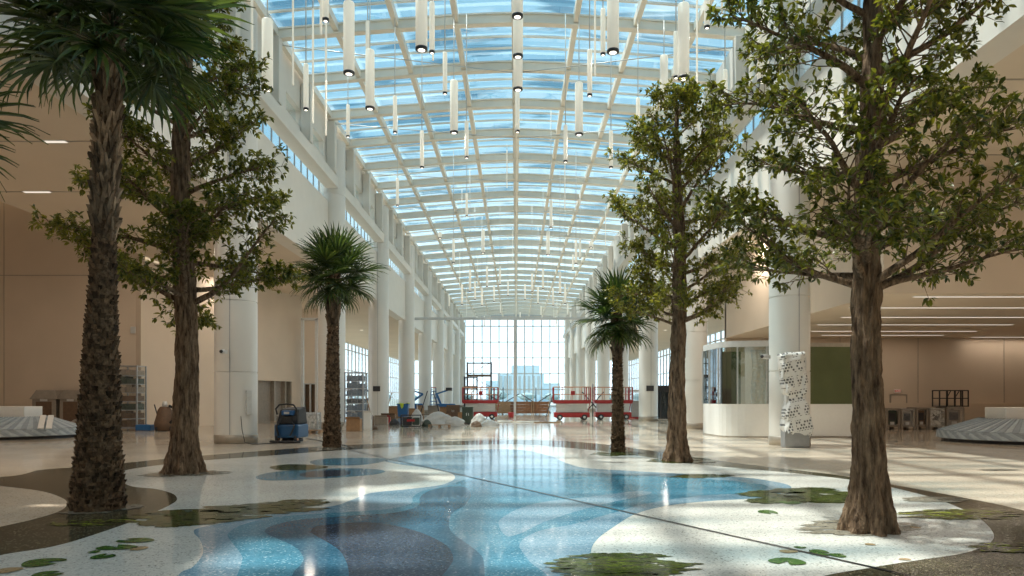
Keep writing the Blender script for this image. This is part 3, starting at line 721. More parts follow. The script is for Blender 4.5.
broad_tree('broadleaf_tree', 'largest bark tree with ridged flared trunk, standing on the white terrazzo to the right', 'tree', b6, 8.3, 2.7,
           prof((2.5, 1.45), (3.3, 1.75), (5.5, 1.7), (7, 1.2), (8.6, .4)), .168, .140, 11, 34, (.006, 0), .098, leaf, 1.75, 7, 1.22,
           forced=((2.68, 0.25, .42, 1.25), (2.72, PI - .25, .45, 1.0), (2.75, -.8, .5, 1.0), (2.8, PI + .8, .55, .95)), group='broadleaf trees')
b2 = fl(184, 473)
broad_tree('broadleaf_tree', 'tall dark broadleaf tree behind the big palm on the left', 'tree', b2, 11.0, 3.3,
           prof((3., 2.0), (4.2, 2.35), (6, 2.0), (8, 1.5), (9.6, 1.0), (11.2, .3)), .245, .20, 23, 38, (0, 0), .125, leaf, 1.55, 8, 1.25, 
           forced=((3.35, -.1, .35, 1.1), (3.4, PI + .2, .4, .88), (3.5, -1.2, .5, .9)), group='broadleaf trees')
b5 = fl(678, 461)
broad_tree('broadleaf_tree', 'slim cone-shaped broadleaf tree with light green crown in the middle right', 'tree', b5, 8.75, 3.2,
           prof((3., 1.3), (4.0, 1.65), (5.0, 1.85), (5.8, 1.75), (7.2, 1.35), (8.3, .85), (9.2, .2)), .215, .16, 37, 36, (0, 0), .115, leaf2, 1.5, 7, 1.15,
           forced=((3.25, .2, .5, .9), (3.7, PI, .6, .7)), group='broadleaf trees')

def frond_mesh(petiole, blade, droop, seed, nl=28, spread=2.35):
    rnd = random.Random(seed); m = MB()
    # petiole along +X rising, then an arched rib with leaflets fanning out
    m.tube([(0, 0, 0), (petiole * .5, 0, .03), (petiole, 0, 0 - droop * .05)], [.022, .014, .010], 5)
    o = Vector((petiole, 0, -droop * .05)); cost = .22 * blade
    for i in range(nl):
        u = -1 + 2 * i / (nl - 1)
        a = u * spread / 1.0
        st = o + Vector((cost * (1 - abs(u)) , 0, -droop * .12 * (1 - abs(u))))
        d = Vector((math.cos(a), math.sin(a), .10 + .12 * (i % 2)))
        L = blade * (1 - .38 * abs(u) ** 1.5) * rnd.uniform(.92, 1.05)
        side = Vector((-math.sin(a), math.cos(a), 0)); w = .026 + .010 * (1 - abs(u))
        rows = []; p = st.copy(); segs = 5
        for j in range(segs + 1):
            f = j / segs
            ww = w * (.45 + 1.5 * f if f < .35 else (1 - ((f - .35) / .65) ** 1.4) * .98) + .0015
            rows.append((p + side * ww + Vector((0, 0, .012 * (1 - f))), p.copy() - Vector((0, 0, .008)), p - side * ww + Vector((0, 0, .012 * (1 - f)))))
            dr = d.copy(); dr.z -= (droop * (.25 + 1.6 * f * f)) + max(0, f - .55) * 1.1
            p = p + dr.normalized() * L / segs
        vs = [v for r in rows for v in r]
        fs = [(j * 3 + k, j * 3 + k + 1, j * 3 + 4 + k, j * 3 + 3 + k) for j in range(segs) for k in (0, 1)]
        m.add(vs, fs)
    return m
FR = [frond_mesh(.55, .8, dr, sd) for dr, sd in ((.12, 1), (.35, 2), (.75, 3), (.22, 4))]
FRM = []
for k, fm in enumerate(FR):
    o = fm.build('frond', palmleaf); FRM.append(o.data); bpy.data.objects.remove(o)
def palm(label, base, zc, top, rb, rm, rt, zboot, seed, nf=38, sc=1., group='sabal palms', low=.70):
    """fan palm: rough lower trunk, criss-cross leaf bases above zboot, crown of fans at zc"""
    rnd = random.Random(seed); t = thing('fan_palm', label, 'palm tree', base, 0, group)
    tx, ty = top
    path = lambda z: (tx * (z / zc) ** 1.3, ty * (z / zc) ** 1.3)
    def rad(z):
        r = rb + (rm - rb) * min(1, z / .8) if z < .8 else rm + (rt - rm) * min(1, (z - .8) / (zboot - .8))
        return r * (.985 + .03 * math.sin(z * 23))
    rings = list(np.arange(0, zc + .15, .03))
    m = trunk_mesh(path, rad, 48, rings, .045, 0, 1, (14, 8), seed, .022)
    # fibre stubs all over the lower trunk
    z = .04; row = 0
    while z < zboot + .1:
        nn = max(9, int(2 * PI * rad(z) / .085)); row += 1
        for k in range(nn):
            a = 2 * PI * (k + .5 * (row % 2) + rnd.uniform(-.15, .15)) / nn; x, y = path(z); r = rad(z) + .004
            n = Vector((math.cos(a), math.sin(a), 0)); s_ = Vector((-n.y, n.x, 0)); c = Vector((x, y, z + rnd.uniform(-.012, .012))) + n * r
            w = rnd.uniform(.022, .042); h = rnd.uniform(.045, .085); o_ = rnd.uniform(.014, .04)
            m.add([c - s_ * w * .8, c + s_ * w * .8, c + s_ * w + n * o_ + Vector((0, 0, h)), c - s_ * w + n * o_ + Vector((0, 0, h)), c - s_ * w - n * .03 + Vector((0, 0, h * .9)), c + s_ * w - n * .03 + Vector((0, 0, h * .9))], [(0, 1, 2, 3), (3, 2, 5, 4), (0, 3, 4), (1, 5, 2)], 1)
        z += .068
    m.build('trunk', [palmbark, stubm], t)
    # split leaf bases in two crossing spirals
    m = MB(); q_ = rt / .17; nrow = max(5, int((zc - zboot) / (.19 * q_)))
    for i in range(nrow):
        z = zboot - .1 + (zc - zboot - .05) * i / nrow
        for k in range(5):
            a0 = 2 * PI * (k + .5 * (i % 2)) / 5 + .12 * i + rnd.uniform(-.06, .06); x, y = path(z); r = rt * .97
            for sgn in (-1, 1):
                v = []; hk = rnd.uniform(.85, 1.15); out_ = rnd.uniform(.8, 1.3)
                for f, ww, oo in ((0, .046, .012), (.35, .040, .04), (.7, .032, .07), (1, .018, .115)):
                    a = a0 + sgn * (.10 + .46 * f ** .8); hh = .46 * q_ * f * hk
                    n = Vector((math.cos(a), math.sin(a), 0)); s_ = (Vector((-n.y, n.x, 0)) * .75 - Vector((0, 0, sgn * .65))) * (ww * q_)
                    c = Vector((x, y, z + hh)) + n * (r + oo * q_ * out_)
                    v += [c - s_, c + s_, c + s_ * .9 - n * .045, c - s_ * .9 - n * .045]
                fs = []
                for j in (0, 1, 2):
                    b_ = j * 4
                    fs += [(b_, b_ + 1, b_ + 5, b_ + 4), (b_ + 1, b_ + 2, b_ + 6, b_ + 5), (b_ + 3, b_, b_ + 4, b_ + 7), (b_ + 2, b_ + 3, b_ + 7, b_ + 6)]
                fs.append((12, 13, 14, 15)); m.add(v, fs)
    m.build('leaf_base_lattice', bootm, t)
    x, y = path(zc); az = 0
    for k in range(nf):
        f = k / (nf - 1); az += 2.4
        el = 1.35 - (1.35 + low) * f ** .85 + rnd.uniform(-.1, .1)                      # upright in the middle, hanging outside
        v = 0 if f < .3 else (3 if f < .5 else (1 if f < .75 else 2))
        o = bpy.data.objects.new('frond', FRM[v]); COL.objects.link(o); o.parent = t
        s_ = sc * rnd.uniform(.88, 1.1) * (1.05 if f < .6 else .95)
        o.matrix_local = Matrix.Translation((x, y, zc - .12 + .22 * (1 - f))) @ Matrix.Rotation(az, 4, 'Z') @ Matrix.Rotation(-el, 4, 'Y') @ Matrix.Rotation(rnd.uniform(-.5, .5), 4, 'X') @ Matrix.Scale(s_, 4)
    return t
bp1 = fl(98, 509)
c1 = at(107, 24, bp1.y)
palm('largest fan palm on the left with criss-cross leaf bases on its upper trunk', bp1, c1.z, (c1.x - bp1.x, .1), .325, .262, .122, 3.75, 3, 46, 1.18, low=.45)
bp3 = fl(332, 447); c3 = at(334, 276, bp3.y)
palm('small fan palm with dark green crown beside the blue floor scrubber', bp3, c3.z, (c3.x - bp3.x, 0), .27, .225, .15, 3.75, 8, 40, 1.0)
bp4 = fl(618, 452); c4 = at(617, 318, bp4.y)
palm('small fan palm in front of the red scissor lifts on the right', bp4, c4.z, (c4.x - bp4.x, 0), .19, .155, .12, 2.7, 15, 38, .86)
palm('fan palm at the left picture edge showing only a few dark fronds', (-7.3, 8.0, 0), 4.75, (0, 0), .3, .25, .17, 3.4, 21, 36, 1.0)

# ------------------------------------------------------------------ carousels
def carousel(lab, loc, rz, L, W):
    """flat sloping-plate baggage carousel: outer skirt, overlapping plates that rise to a middle island"""
    t = thing('baggage_carousel', lab, 'baggage carousel', loc, rz, 'baggage carousels')
    def ring(s_, z, n=14):
        pts = []; r = W / 2 * s_; h = L / 2 - W / 2
        for sg in (1, -1):
            for k in range(n + 1):
                a = -PI / 2 + PI * k / n
                pts.append(Vector((sg * (h + r * math.cos(a)), sg * r * math.sin(a), z)))
        return pts
    def loft(rows, mb):
        n = len(rows[0]); vs = [p for r in rows for p in r]
        mb.add(vs, [(i * n + k, i * n + (k + 1) % n, (i + 1) * n + (k + 1) % n, (i + 1) * n + k) for i in range(len(rows) - 1) for k in range(n)], 0, False)
    m = MB(); loft([ring(.97, .10), ring(1.0, .12), ring(1.0, .34), ring(.985, .36)], m); m.build('skirt', tarp, t)
    m = MB(); loft([ring(.93, 0), ring(.93, .12)], m); m.build('plinth', darkmetal, t)
    m = MB(); loft([ring(.985, .33), ring(.42, .75), ring(.40, .75)], m); m.build('bed', tarp, t)
    # overlapping crescent plates on the bed
    def lane(s_, z, na=34, ns=38):
        """points round the oval at one radius, the same count on every lane so that plates run straight across"""
        r = W / 2 * s_; h = L / 2 - W / 2; pts = []
        for sg in (1, -1):
            pts += [Vector((sg * (h + r * math.cos(-PI / 2 + PI * k / na)), sg * r * math.sin(-PI / 2 + PI * k / na), z)) for k in range(na)]
            pts += [Vector((sg * (h - 2 * h * k / ns), sg * r, z)) for k in range(ns)]
        return pts
    a, b = lane(.975, .365), lane(.43, .785); n = len(a); m = MB()
    for k in range(n):
        k2 = (k + 1) % n; v = [a[k], a[k2], b[(k + 4) % n], b[(k + 3) % n]]
        up = Vector((0, 0, .03)); m.add([v[0] + up * .2, v[1] + up, v[2] + up, v[3] + up * .2, v[1], v[2]], [(0, 1, 2, 3), (1, 4, 5, 2)], k % 2)
    m.build('plate_slats', [tarp, tarp2], t)
    m = MB(); a, b = lane(1.012, .125), lane(.995, .375)
    for k in range(n): m.add([a[k], a[(k + 1) % n], b[(k - 1) % n], b[(k - 2) % n]], [(0, 1, 2, 3)], k % 2)
    m.build('skirt_slats', [tarp, tarp2], t)
    m = MB(); h = L / 2 - W * .38
    m.box(-h, h, -W * .13, W * .13, .74, 1.18); m.build('island', trimw, t, bevel=.02)
    m = MB()
    for u in np.linspace(-L / 2 + W / 2, L / 2 - W / 2, 6):
        for s_ in (-1, 1): m.box(u - .04, u + .04, s_ * W * .495 - .05, s_ * W * .495 + .05, .0, .2)
    m.build('feet_leg_pattern', darkmetal, t)
    return t
# right one: nose at x 942, front edge y 444..452
carousel('grey slatted baggage carousel with white island at the right picture edge', (fl(942, 441).x + 5.0, 24.0, 0), math.radians(-3), 10, 4.4)
carousel('grey slatted baggage carousel with white island at the left picture edge', (fl(79, 434).x - 3.6, 26.6, 0), math.radians(4), 10, 4.4)

for k, (px, lb) in enumerate(((42, 'pale long strip lying on the left carousel, farther from the palm'), (50, 'pale long strip lying on the left carousel, nearer the palm'))):
    p = at(px, 423, 25.6); o = MB().box(-.09, .09, -1.0, 1.0, 0, .03).build('foam_strip', trimw, loc=(p.x, p.y, .62), rot=(.21, 0, .55)); tag(o, lb, 'strip', 'foam strips')
# ------------------------------------------------------------------ booth, kiosk
def booth():
    t = thing('glass_booth', 'curved glass-walled booth over a white half wall beside the thick right column', 'booth', (0, 0, 0))
    pts = [fl(703, 434), fl(712, 435.5), fl(726, 437), fl(760, 437.6), fl(800, 437.6), fl(860, 436.3)]
    pts = spline([(2 * pts[0].x - pts[1].x, 2 * pts[0].y - pts[1].y)] + [(p.x, p.y) for p in pts], 5, False)[5:27]
    # open curve: drop the wrap segment
    P = [Vector((p.x, p.y, 0)) for p in pts]
    P += [Vector((14.0, 26.8, 0)), Vector((14.6, 31, 0))]
    def strip(z0, z1, th, sel, mat, name, mb=None):
        m = MB()
        for i in sel:
            a, b = P[i], P[i + 1]; d = (b - a)
            if d.length < 1e-4: continue
            n = Vector((-d.y, d.x, 0)).normalized() * th
            m.add([a + Vector((0, 0, z0)), b + Vector((0, 0, z0)), b + n + Vector((0, 0, z0)), a + n + Vector((0, 0, z0)), a + Vector((0, 0, z1)), b + Vector((0, 0, z1)), b + n + Vector((0, 0, z1)), a + n + Vector((0, 0, z1))],
                  [(3, 2, 1, 0), (4, 5, 6, 7), (0, 1, 5, 4), (1, 2, 6, 5), (2, 3, 7, 6), (3, 0, 4, 7)])
        return m.build(name, mat, t)
    N = len(P) - 1; xs_ = [p.x for p in P]
    allr = range(N)
    right = [i for i in allr if P[i].x > 10.4]; left = [i for i in allr if i not in right]
    strip(0.04, 1.27, .16, allr, trimw, 'half_wall'); strip(0, .05, .15, allr, plinth, 'wall_base')
    strip(1.27, 3.45, .03, left, boothglass, 'glass_pane'); strip(1.27, 3.45, .05, right, greenglass, 'olive_panel')
    strip(3.45, 3.68, .14, left, lgrey, 'top_rail'); strip(3.45, 3.6, .14, right, plinth, 'panel_head')
    m = MB()
    for i in range(0, N, 4): 
        p = P[i]; m.box(p.x - .03, p.x + .03, p.y, p.y + .06, 1.27, 3.45)
    m.build('mullion_frame', lgrey, t)
    # inside: olive screen and hanging plastic sheet
    a, b = P[6], P[9]
    m = MB(); m.box(8.9, 9.7, 30.2, 30.3, 1.2, 3.5); m.build('inner_screen', greenglass, t)
    m = MB(); vs = []
    for i in range(24):
        x = 9.55 + 1.0 * i / 23
        for z in (1.0, 1.8, 2.6, 3.45): vs.append((x + .06 * math.sin(z * 3), 28.4 + .07 * math.sin(i * 1.1) * (1.2 - .2 * z), z))
    m.add(vs, [(i * 4 + j, i * 4 + 4 + j, i * 4 + 5 + j, i * 4 + 1 + j) for i in range(23) for j in range(3)], 0, True); m.build('plastic_sheet', filmd, t)
    # back and counter
    m = MB(); m.box(9.4, 14, 31, 31.15, 0, 3.5); m.build('back_wall', beige, t)
    m = MB(); m.box(8.4, 9.3, 30.2, 30.8, 0, 1.9); m.build('counter', bluep, t, bevel=.03)
booth()

def wrapped_kiosk():
    t = thing('wrapped_kiosk', 'grey pedestal kiosk wrapped in printed white plastic at the foot of the right column', 'kiosk', (fl(799, 448).x, 21.3, 0), -.05)
    MB().box(-.37, .37, -.2, .2, 0, .62).build('pedestal', grey, t, bevel=.02)
    MB().box(-.30, .30, -.13, .13, .62, 2.75).build('screen_column', lgrey, t, bevel=.03)
    # crumpled sheet, two lobes pinched in the middle
    m = MB(); vs = []; nu, nz = 56, 60
    prof_ = [(0.40, .47, .36), (.55, .50, .36), (.95, .46, .34), (1.3, .38, .28), (1.5, .27, .21), (1.66, .40, .28), (1.9, .42, .27), (2.5, .44, .28), (2.82, .45, .27), (2.88, .40, .2)]
    for i in range(nz + 1):
        z = .42 + (2.88 - .42) * i / nz
        hw = np.interp(z, [p[0] for p in prof_], [p[1] for p in prof_]); hd = np.interp(z, [p[0] for p in prof_], [p[2] for p in prof_])
        for k in range(nu):
            a = 2 * PI * k / nu; c, s_ = math.cos(a), math.sin(a)
            q = mnoise.fractal(Vector((c * 1.6, s_ * 1.6, z * 2.2)), 1, 2, 4) * .07
            x = (abs(c) ** .45) * (1 if c > 0 else -1) * (hw * .84 + q); y = (abs(s_) ** .45) * (1 if s_ > 0 else -1) * (hd + q)
            tilt = .07 * math.sin(z * 1.5 + .3) - .04
            lift = -.18 * c * .5 if z < .8 else (.03 * c)
            vs.append((x + tilt, y, z + lift + (.05 * math.sin(k * 1.7) if i == 0 else 0)))
    m.add(vs, [(i * nu + k, i * nu + (k + 1) % nu, (i + 1) * nu + (k + 1) % nu, (i + 1) * nu + k) for i in range(nz) for k in range(nu)] + [tuple(nz * nu + k for k in range(nu))], 0, True)
    # print: rows of dark block marks, clumped into panels
    mt, nt, out = nmat('printed_plastic'); N, L = nt.nodes, nt.links
    b = N.new('ShaderNodeBsdfPrincipled'); b.inputs['Roughness'].default_value = .3; L.new(b.outputs[0], out.inputs[0])
    tc = N.new('ShaderNodeTexCoord'); mp = N.new('ShaderNodeMapping'); mp.inputs['Rotation'].default_value = (0, .2, 0); L.new(tc.outputs['Object'], mp.inputs[0])
    sx = N.new('ShaderNodeSeparateXYZ'); L.new(mp.outputs[0], sx.inputs[0])
    cb = N.new('ShaderNodeCombineXYZ'); L.new(sx.outputs['X'], cb.inputs['X']); L.new(sx.outputs['Z'], cb.inputs['Y'])
    def brick(w, h, mor, c1, c2):
        br = N.new('ShaderNodeTexBrick'); br.inputs['Scale'].default_value = 1; br.inputs['Brick Width'].default_value = w; br.inputs['Row Height'].default_value = h; br.inputs['Mortar Size'].default_value = mor
        br.inputs['Color1'].default_value = (c1, c1, c1, 1); br.inputs['Color2'].default_value = (c2, c2, c2, 1); br.inputs['Mortar'].default_value = (0, 0, 0, 1); L.new(cb.outputs[0], br.inputs['Vector'])
        g = N.new('ShaderNodeMath'); g.operation = 'GREATER_THAN'; g.inputs[1].default_value = .3; L.new(br.outputs['Color'], g.inputs[0]); return g
    g1 = brick(.66, .44, .055, 1, .8); g2 = brick(.082, .088, .016, 1, .05)
    mu = N.new('ShaderNodeMath'); mu.operation = 'MULTIPLY'; L.new(g1.outputs[0], mu.inputs[0]); L.new(g2.outputs[0], mu.inputs[1])
    mi = N.new('ShaderNodeMix'); mi.data_type = 'RGBA'; mi.inputs['A'].default_value = (.58, .57, .545, 1); mi.inputs['B'].default_value = (.09, .088, .085, 1); L.new(mu.outputs[0], mi.inputs['Factor']); L.new(mi.outputs['Result'], b.inputs['Base Color'])
    m.build('printed_wrap', mt, t)
wrapped_kiosk()

# small fittings on the columns
def fitting(lab, loc, rz):
    t = thing('security_camera', lab, 'camera', loc, rz)
    MB().box(-.04, .04, -.02, .16, -.06, .06).build('bracket', lgrey, t, bevel=.01)
    MB().lathe([(.02, -.26), (.07, -.25), (.08, -.1), (.06, -.02)], 14, axis='Y').build('body', lgrey, t)
    MB().lathe([(.055, -.275), (.055, -.26)], 14, axis='Y').build('lens', darkmetal, t)
fitting('pale round fitting on the thick left column shaft', at(225, 352, 22.6) + Vector((0, -.03, 0)), .0)
fitting('small pale bracket lamp on the inner side of the thick right column', at(767, 357, 22.0) + Vector((-.04, -.1, 0)), -.9)

# ------------------------------------------------------------------ scissor lifts
def scissor_lift(lab, x, y, rz=0., L=2.5):
    t = thing('scissor_lift', lab, 'scissor lift', (x, y, 0), rz, 'red scissor lifts')
    h = L / 2; W = .55
    m = MB(); m.box(-h + .05, h - .05, -W, W, .18, .52); m.box(-h + .2, h - .5, -W - .03, W + .03, .26, .5); m.build('chassis', redp, t, bevel=.03)
    for sx in (-1, 1):
        for sy in (-1, 1):
            w = MB().lathe([(.12, -.06), (.19, -.055), (.19, .055), (.12, .06)], 20, axis='Y').build('wheel', black, t, (sx * (h - .42), sy * (W + .02), .19))
            MB().lathe([(.09, -.07), (.09, .07)], 14, axis='Y').build('hub', lgrey, w)
    m = MB()
    for k in range(5):
        z0 = .55 + .115 * k
        for sy in (-.42, .42):
            m.bar((-h + .2, sy, z0), (h - .2, sy, z0 + .1), .05, .08); m.bar((-h + .2, sy * .88, z0 + .1), (h - .2, sy * .88, z0), .05, .08)
    m.box(-h + .25, h - .25, -.3, .3, .5, 1.1)
    m.build('scissor_stack', lgrey, t)
    m = MB(); m.box(-h, h, -W - .03, W + .03, 1.12, 1.2)
    for sy in (-1, 1): m.box(-h, h, sy * (W + .03) - .015, sy * (W + .03) + .015, 1.2, 1.36)
    for sx in (-1, 1): m.box(sx * h - .015, sx * h + .015, -W, W, 1.2, 1.36)
    m.build('platform', redp, t)
    m = MB()
    for sy in (-W, W):
        for z in (1.75, 2.25): m.tube([(-h, sy, z), (h, sy, z)], .028, 6)
        for u in np.linspace(-h, h, 5): m.tube([(u, sy, 1.2), (u, sy, 2.25)], .025, 6)
    for sx in (-h, h):
        for z in (1.75, 2.25): m.tube([(sx, -W, z), (sx, W, z)], .028, 6)
    m.build('guard_rail', orangep, t)
    for sy in (-W, W):
        for u in (-h, h - .28, h): MB().box(u - .035, u + .035, sy - .035, sy + .035, 1.2, 2.22).build('rail_post', redp, t)
    MB().box(-.14, .14, -W - .1, -W + .06, 1.7, 1.98).build('control_box', redp, t, (.05, 0, 0), bevel=.02)
    m = MB(); m.bar((h - .1, W * .9, .3), (h + .05, W * .9, 1.15), .05); m.build('ladder_rail', redp, t)
scissor_lift('red scissor lift standing alone on the left beside the tall grey tower', (480.5 - CX) / F * 50, 50)
scissor_lift('red scissor lift left of the small palm, fully visible', (571.5 - CX) / F * 48, 48)
scissor_lift('red scissor lift partly hidden behind the small palm trunk', (612.5 - CX) / F * 49, 49, 0, 2.6)

# ------------------------------------------------------------------ floor scrubber
def scrubber():
    p = fl(288, 443)
    t = thing('floor_scrubber', 'blue and black floor scrubber machine parked by the thick left column', 'floor scrubber', (p.x, p.y + .3, 0), -.12)
    m = MB(); m.box(-.42, .42, -.38, .5, .16, .62); m.build('lower_body', bluep, t, bevel=.06, seg=3)
    m = MB(); m.add([(-.38, -.3, .62), (.38, -.3, .62), (.38, .5, .62), (-.38, .5, .62), (-.33, -.12, 1.12), (.33, -.12, 1.12), (.33, .46, 1.2), (-.33, .46, 1.2)], [(3, 2, 1, 0), (4, 5, 6, 7), (0, 1, 5, 4), (1, 2, 6, 5), (2, 3, 7, 6), (3, 0, 4, 7)])
    m.build('tank', black, t, bevel=.05, seg=3)
    MB().box(-.2, .2, -.3, -.08, .92, 1.08).build('control_panel', bluebin, t, bevel=.02)
    MB().box(-.10, .08, -.315, -.3, .96, 1.04).build('display', lgrey, t)
    m = MB(); m.tube([(-.34, -.3, .95), (-.36, -.36, 1.14), (-.25, -.34, 1.27), (0, -.32, 1.3), (.25, -.34, 1.27), (.36, -.36, 1.14), (.34, -.3, .95)], .028, 8); m.build('handle', black, t)
    m = MB()
    for k in range(6): m.box(-.34 + .02, .34, -.36 - .025, -.36, .66 + .04 * k, .68 + .04 * k)
    m.build('grille', black, t)
    m = MB(); m.tube([(-.2, -.3, .8), (-.3, -.45, .55), (-.2, -.5, .25)], .035, 8); m.tube([(.2, -.3, .8), (.32, -.45, .55), (.2, -.5, .25)], .03, 8); m.build('hose', black, t)
    m = MB(); pts = [(-.52, -.42, .05), (-.3, -.52, .05), (0, -.56, .05), (.3, -.52, .05), (.52, -.42, .05)]; m.tube(pts, .045, 6); m.build('squeegee', black, t)
    for sx in (-1, 1):
        w = MB().lathe([(.09, -.04), (.14, -.03), (.14, .03), (.09, .04)], 18, axis='X').build('wheel', black, t, (sx * .33, -.3, .14))
        MB().lathe([(.06, -.05), (.06, .05)], 12, axis='X').build('hub', orangep, w)
    MB().lathe([(.05, -.05), (.11, -.04), (.11, .04), (.05, .05)], 16, axis='X').build('wheel', black, t, (0, .42, .11))
    m = MB().lathe([(.33, .03), (.36, .05), (.34, .14)], 24); m.build('brush_deck', darkmetal, t, (0, .12, 0))
scrubber()
c = MB().tube([(-9.0, 22.9, .9), (-8.88, 22.7, .45), (-8.75, 22.6, .06), (-8.5, 22.55, .014), (-8.2, 22.75, .014), (-7.95, 22.9, .014), (-7.85, 23.1, .014)], .012, 6).build('power_cord', black)
tag(c, 'thin black power cord from the thick left column to the blue scrubber', 'cord')
c = MB().tube([tuple(fl(306, 439)[:2]) + (.014,), tuple(fl(318, 440.5)[:2]) + (.014,), tuple(fl(326, 442.5)[:2]) + (.014,), tuple(fl(345, 445.5)[:2]) + (.014,), tuple(fl(352, 449)[:2]) + (.014,)], .012, 6).build('power_cord', black)
tag(c, 'thin black cord on the floor passing the small left palm', 'cord')
m = MB().box(-.09, .09, -.06, .06, -.4, .4); o = m.build('electrical_box', lgrey, loc=(-8.83, 23.1, 1.35), rot=(0, 0, .9), bevel=.01); tag(o, 'narrow grey electrical box on the thick left column', 'electrical box')
c = thing('wall_bracket', 'small dark bracket sticking out of the pale wall left of the thick column', 'bracket', (-15.7, 39.9, 2.95))
MB().box(-.45, .1, -.1, .1, -.1, .1).build('arm', grey, c, bevel=.02); MB().box(-.6, -.35, -.16, .16, -.05, .14).build('head', darkmetal, c, bevel=.02)

# ------------------------------------------------------------------ site clutter
def carton_box(lab, px, py, w, h, dp=.5, mat=carton, rz=0., group='cartons', z=0.):
    p = fl(px, py)
    t = thing('carton', lab, 'box', (p.x, p.y + dp / 2, z), rz, group)
    MB().box(-w / 2, w / 2, -dp / 2, dp / 2, 0, h).build('body', mat, t, bevel=.01)
    MB().box(-w * .5 - .002, w * .5 + .002, -.04, .04, h * .6, h + .004).build('tape', wood, t)
    m = MB(); m.add([(-w / 2, -dp / 2, h), (w / 2, -dp / 2, h), (w / 2, -dp / 2 - .1, h + .1), (-w / 2, -dp / 2 - .1, h + .1)], [(0, 1, 2, 3)]); fo = m.build('flap', mat, t)
    so = fo.modifiers.new('s', 'SOLIDIFY'); so.thickness = .01
    return t
def blob(lab, px, py, w, h, dp, mat, seed, name='plastic_sack', cat='sack', group='sacks and sheets'):
    p = fl(px, py); m = MB(); n, r = 40, 18; vs = []
    for i in range(r + 1):
        f = i / r; z = h * f
        rr = math.sqrt(max(0, 1 - f ** 2.6)) * (1 - .25 * f) * (1.0)
        for k in range(n):
            a = 2 * PI * k / n
            q = 1 + .22 * mnoise.fractal(Vector((math.cos(a) * 1.3, math.sin(a) * 1.3, f * 2 + seed * 3.1)), 1, 2, 4)
            vs.append((rr * (q + .10 * mnoise.noise(Vector((math.cos(a) * 5, math.sin(a) * 5, f * 5 + seed)))) * w / 2 * math.cos(a), rr * q * dp / 2 * math.sin(a), z * (1 + .12 * mnoise.noise(Vector((math.cos(a) * 2, math.sin(a) * 2, seed))))))
    m.add(vs, [(i * n + k, i * n + (k + 1) % n, (i + 1) * n + (k + 1) % n, (i + 1) * n + k) for i in range(r) for k in range(n)], 0, True)
    o = m.build(name, mat, loc=(p.x, p.y + dp / 2, 0)); return tag(o, lab, cat, group)
def pallet(lab, px, py, w=1.1, dp=.9):
    p = fl(px, py); t = thing('wooden_pallet', lab, 'pallet', (p.x, p.y + dp / 2, 0), 0, 'pallets')
    m = MB()
    for k in range(6): m.box(-w / 2, w / 2, -dp / 2 + k * dp / 6, -dp / 2 + k * dp / 6 + dp / 8, .11, .135)
    m.build('deck_slats', wood, t)
    for x in (-w / 2 + .05, 0, w / 2 - .05): MB().box(x - .045, x + .045, -dp / 2, dp / 2, 0, .11).build('runner', wood, t)
    return t
def wrapped_rack(lab, px, py, w, h, dp, seed, mats, cover=filmm, rz=0., levels=5, name='wrapped_rack', cat='wrapped goods', cols=3, group='film-wrapped goods'):
    """goods stacked on a pallet base and wound in clear film"""
    p = fl(px, py); rnd = random.Random(seed); t = thing(name, lab, cat, (p.x, p.y + dp / 2, 0), rz, group)
    m = MB()
    for x in (-1, 1):
        for y in (-1, 1): m.box(x * w / 2 - .03, x * w / 2 + .03, y * dp / 2 - .03, y * dp / 2 + .03, 0, h)
    m.box(-w / 2, w / 2, -dp / 2, dp / 2, .08, .14); m.box(-w / 2, w / 2, -dp / 2, dp / 2, h - .04, h)
    m.build('frame', grey, t)
    for l in range(levels):
        z0 = .14 + (h - .2) * l / levels
        m = MB()
        for c_ in range(cols):
            x0 = -w / 2 + .04 + (w - .08) * c_ / cols; hh = (h - .2) / levels * rnd.uniform(.6, .95)
            m.box(x0 + .01, x0 + (w - .08) / cols - .01, -dp / 2 + .05 + rnd.uniform(0, .08), dp / 2 - .05, z0 + .02, z0 + hh)
        m.build('goods_panel', rnd.choice(mats), t)
        MB().box(-w / 2, w / 2, -dp / 2, dp / 2, z0 - .015, z0 + .015).build('shelf', grey, t)
    m = MB(); vs = []; n = 32; r = 10
    for i in range(r + 1):
        for k in range(n):
            a = 2 * PI * k / n; c_, s_ = math.cos(a), math.sin(a); q = .02 * mnoise.noise(Vector((c_ * 3, s_ * 3, i + seed)))
            vs.append(((abs(c_) ** .3) * math.copysign(w / 2 + .05 + q, c_), (abs(s_) ** .3) * math.copysign(dp / 2 + .05 + q, s_), .05 + (h + .02 - .05) * i / r))
    m.add(vs, [(i * n + k, i * n + (k + 1) % n, (i + 1) * n + (k + 1) % n, (i + 1) * n + k) for i in range(r) for k in range(n)] + [tuple(r * n + k for k in range(n))], 0, True)
    m.build('film_wrap', cover, t)
    return t
wrapped_rack('tall rack of blue-grey goods wound in clear film beside the plated left column', 354, 429, .88, 2.75, .8, 3, [goodsm, darkmetal, goodsm], levels=7)
wrapped_rack('dark film-wrapped stack against the beige wall behind the big palm', 127.5, 430.5, .86, 3.0, .8, 5, [darkbrown, olivecab, kioskm], levels=7, cover=filmt)
wrapped_rack('low grey film-wrapped box on a pallet behind the blue scrubber', 308, 432.5, .75, .85, .6, 6, [grey, lgrey], levels=2, cover=filmd)
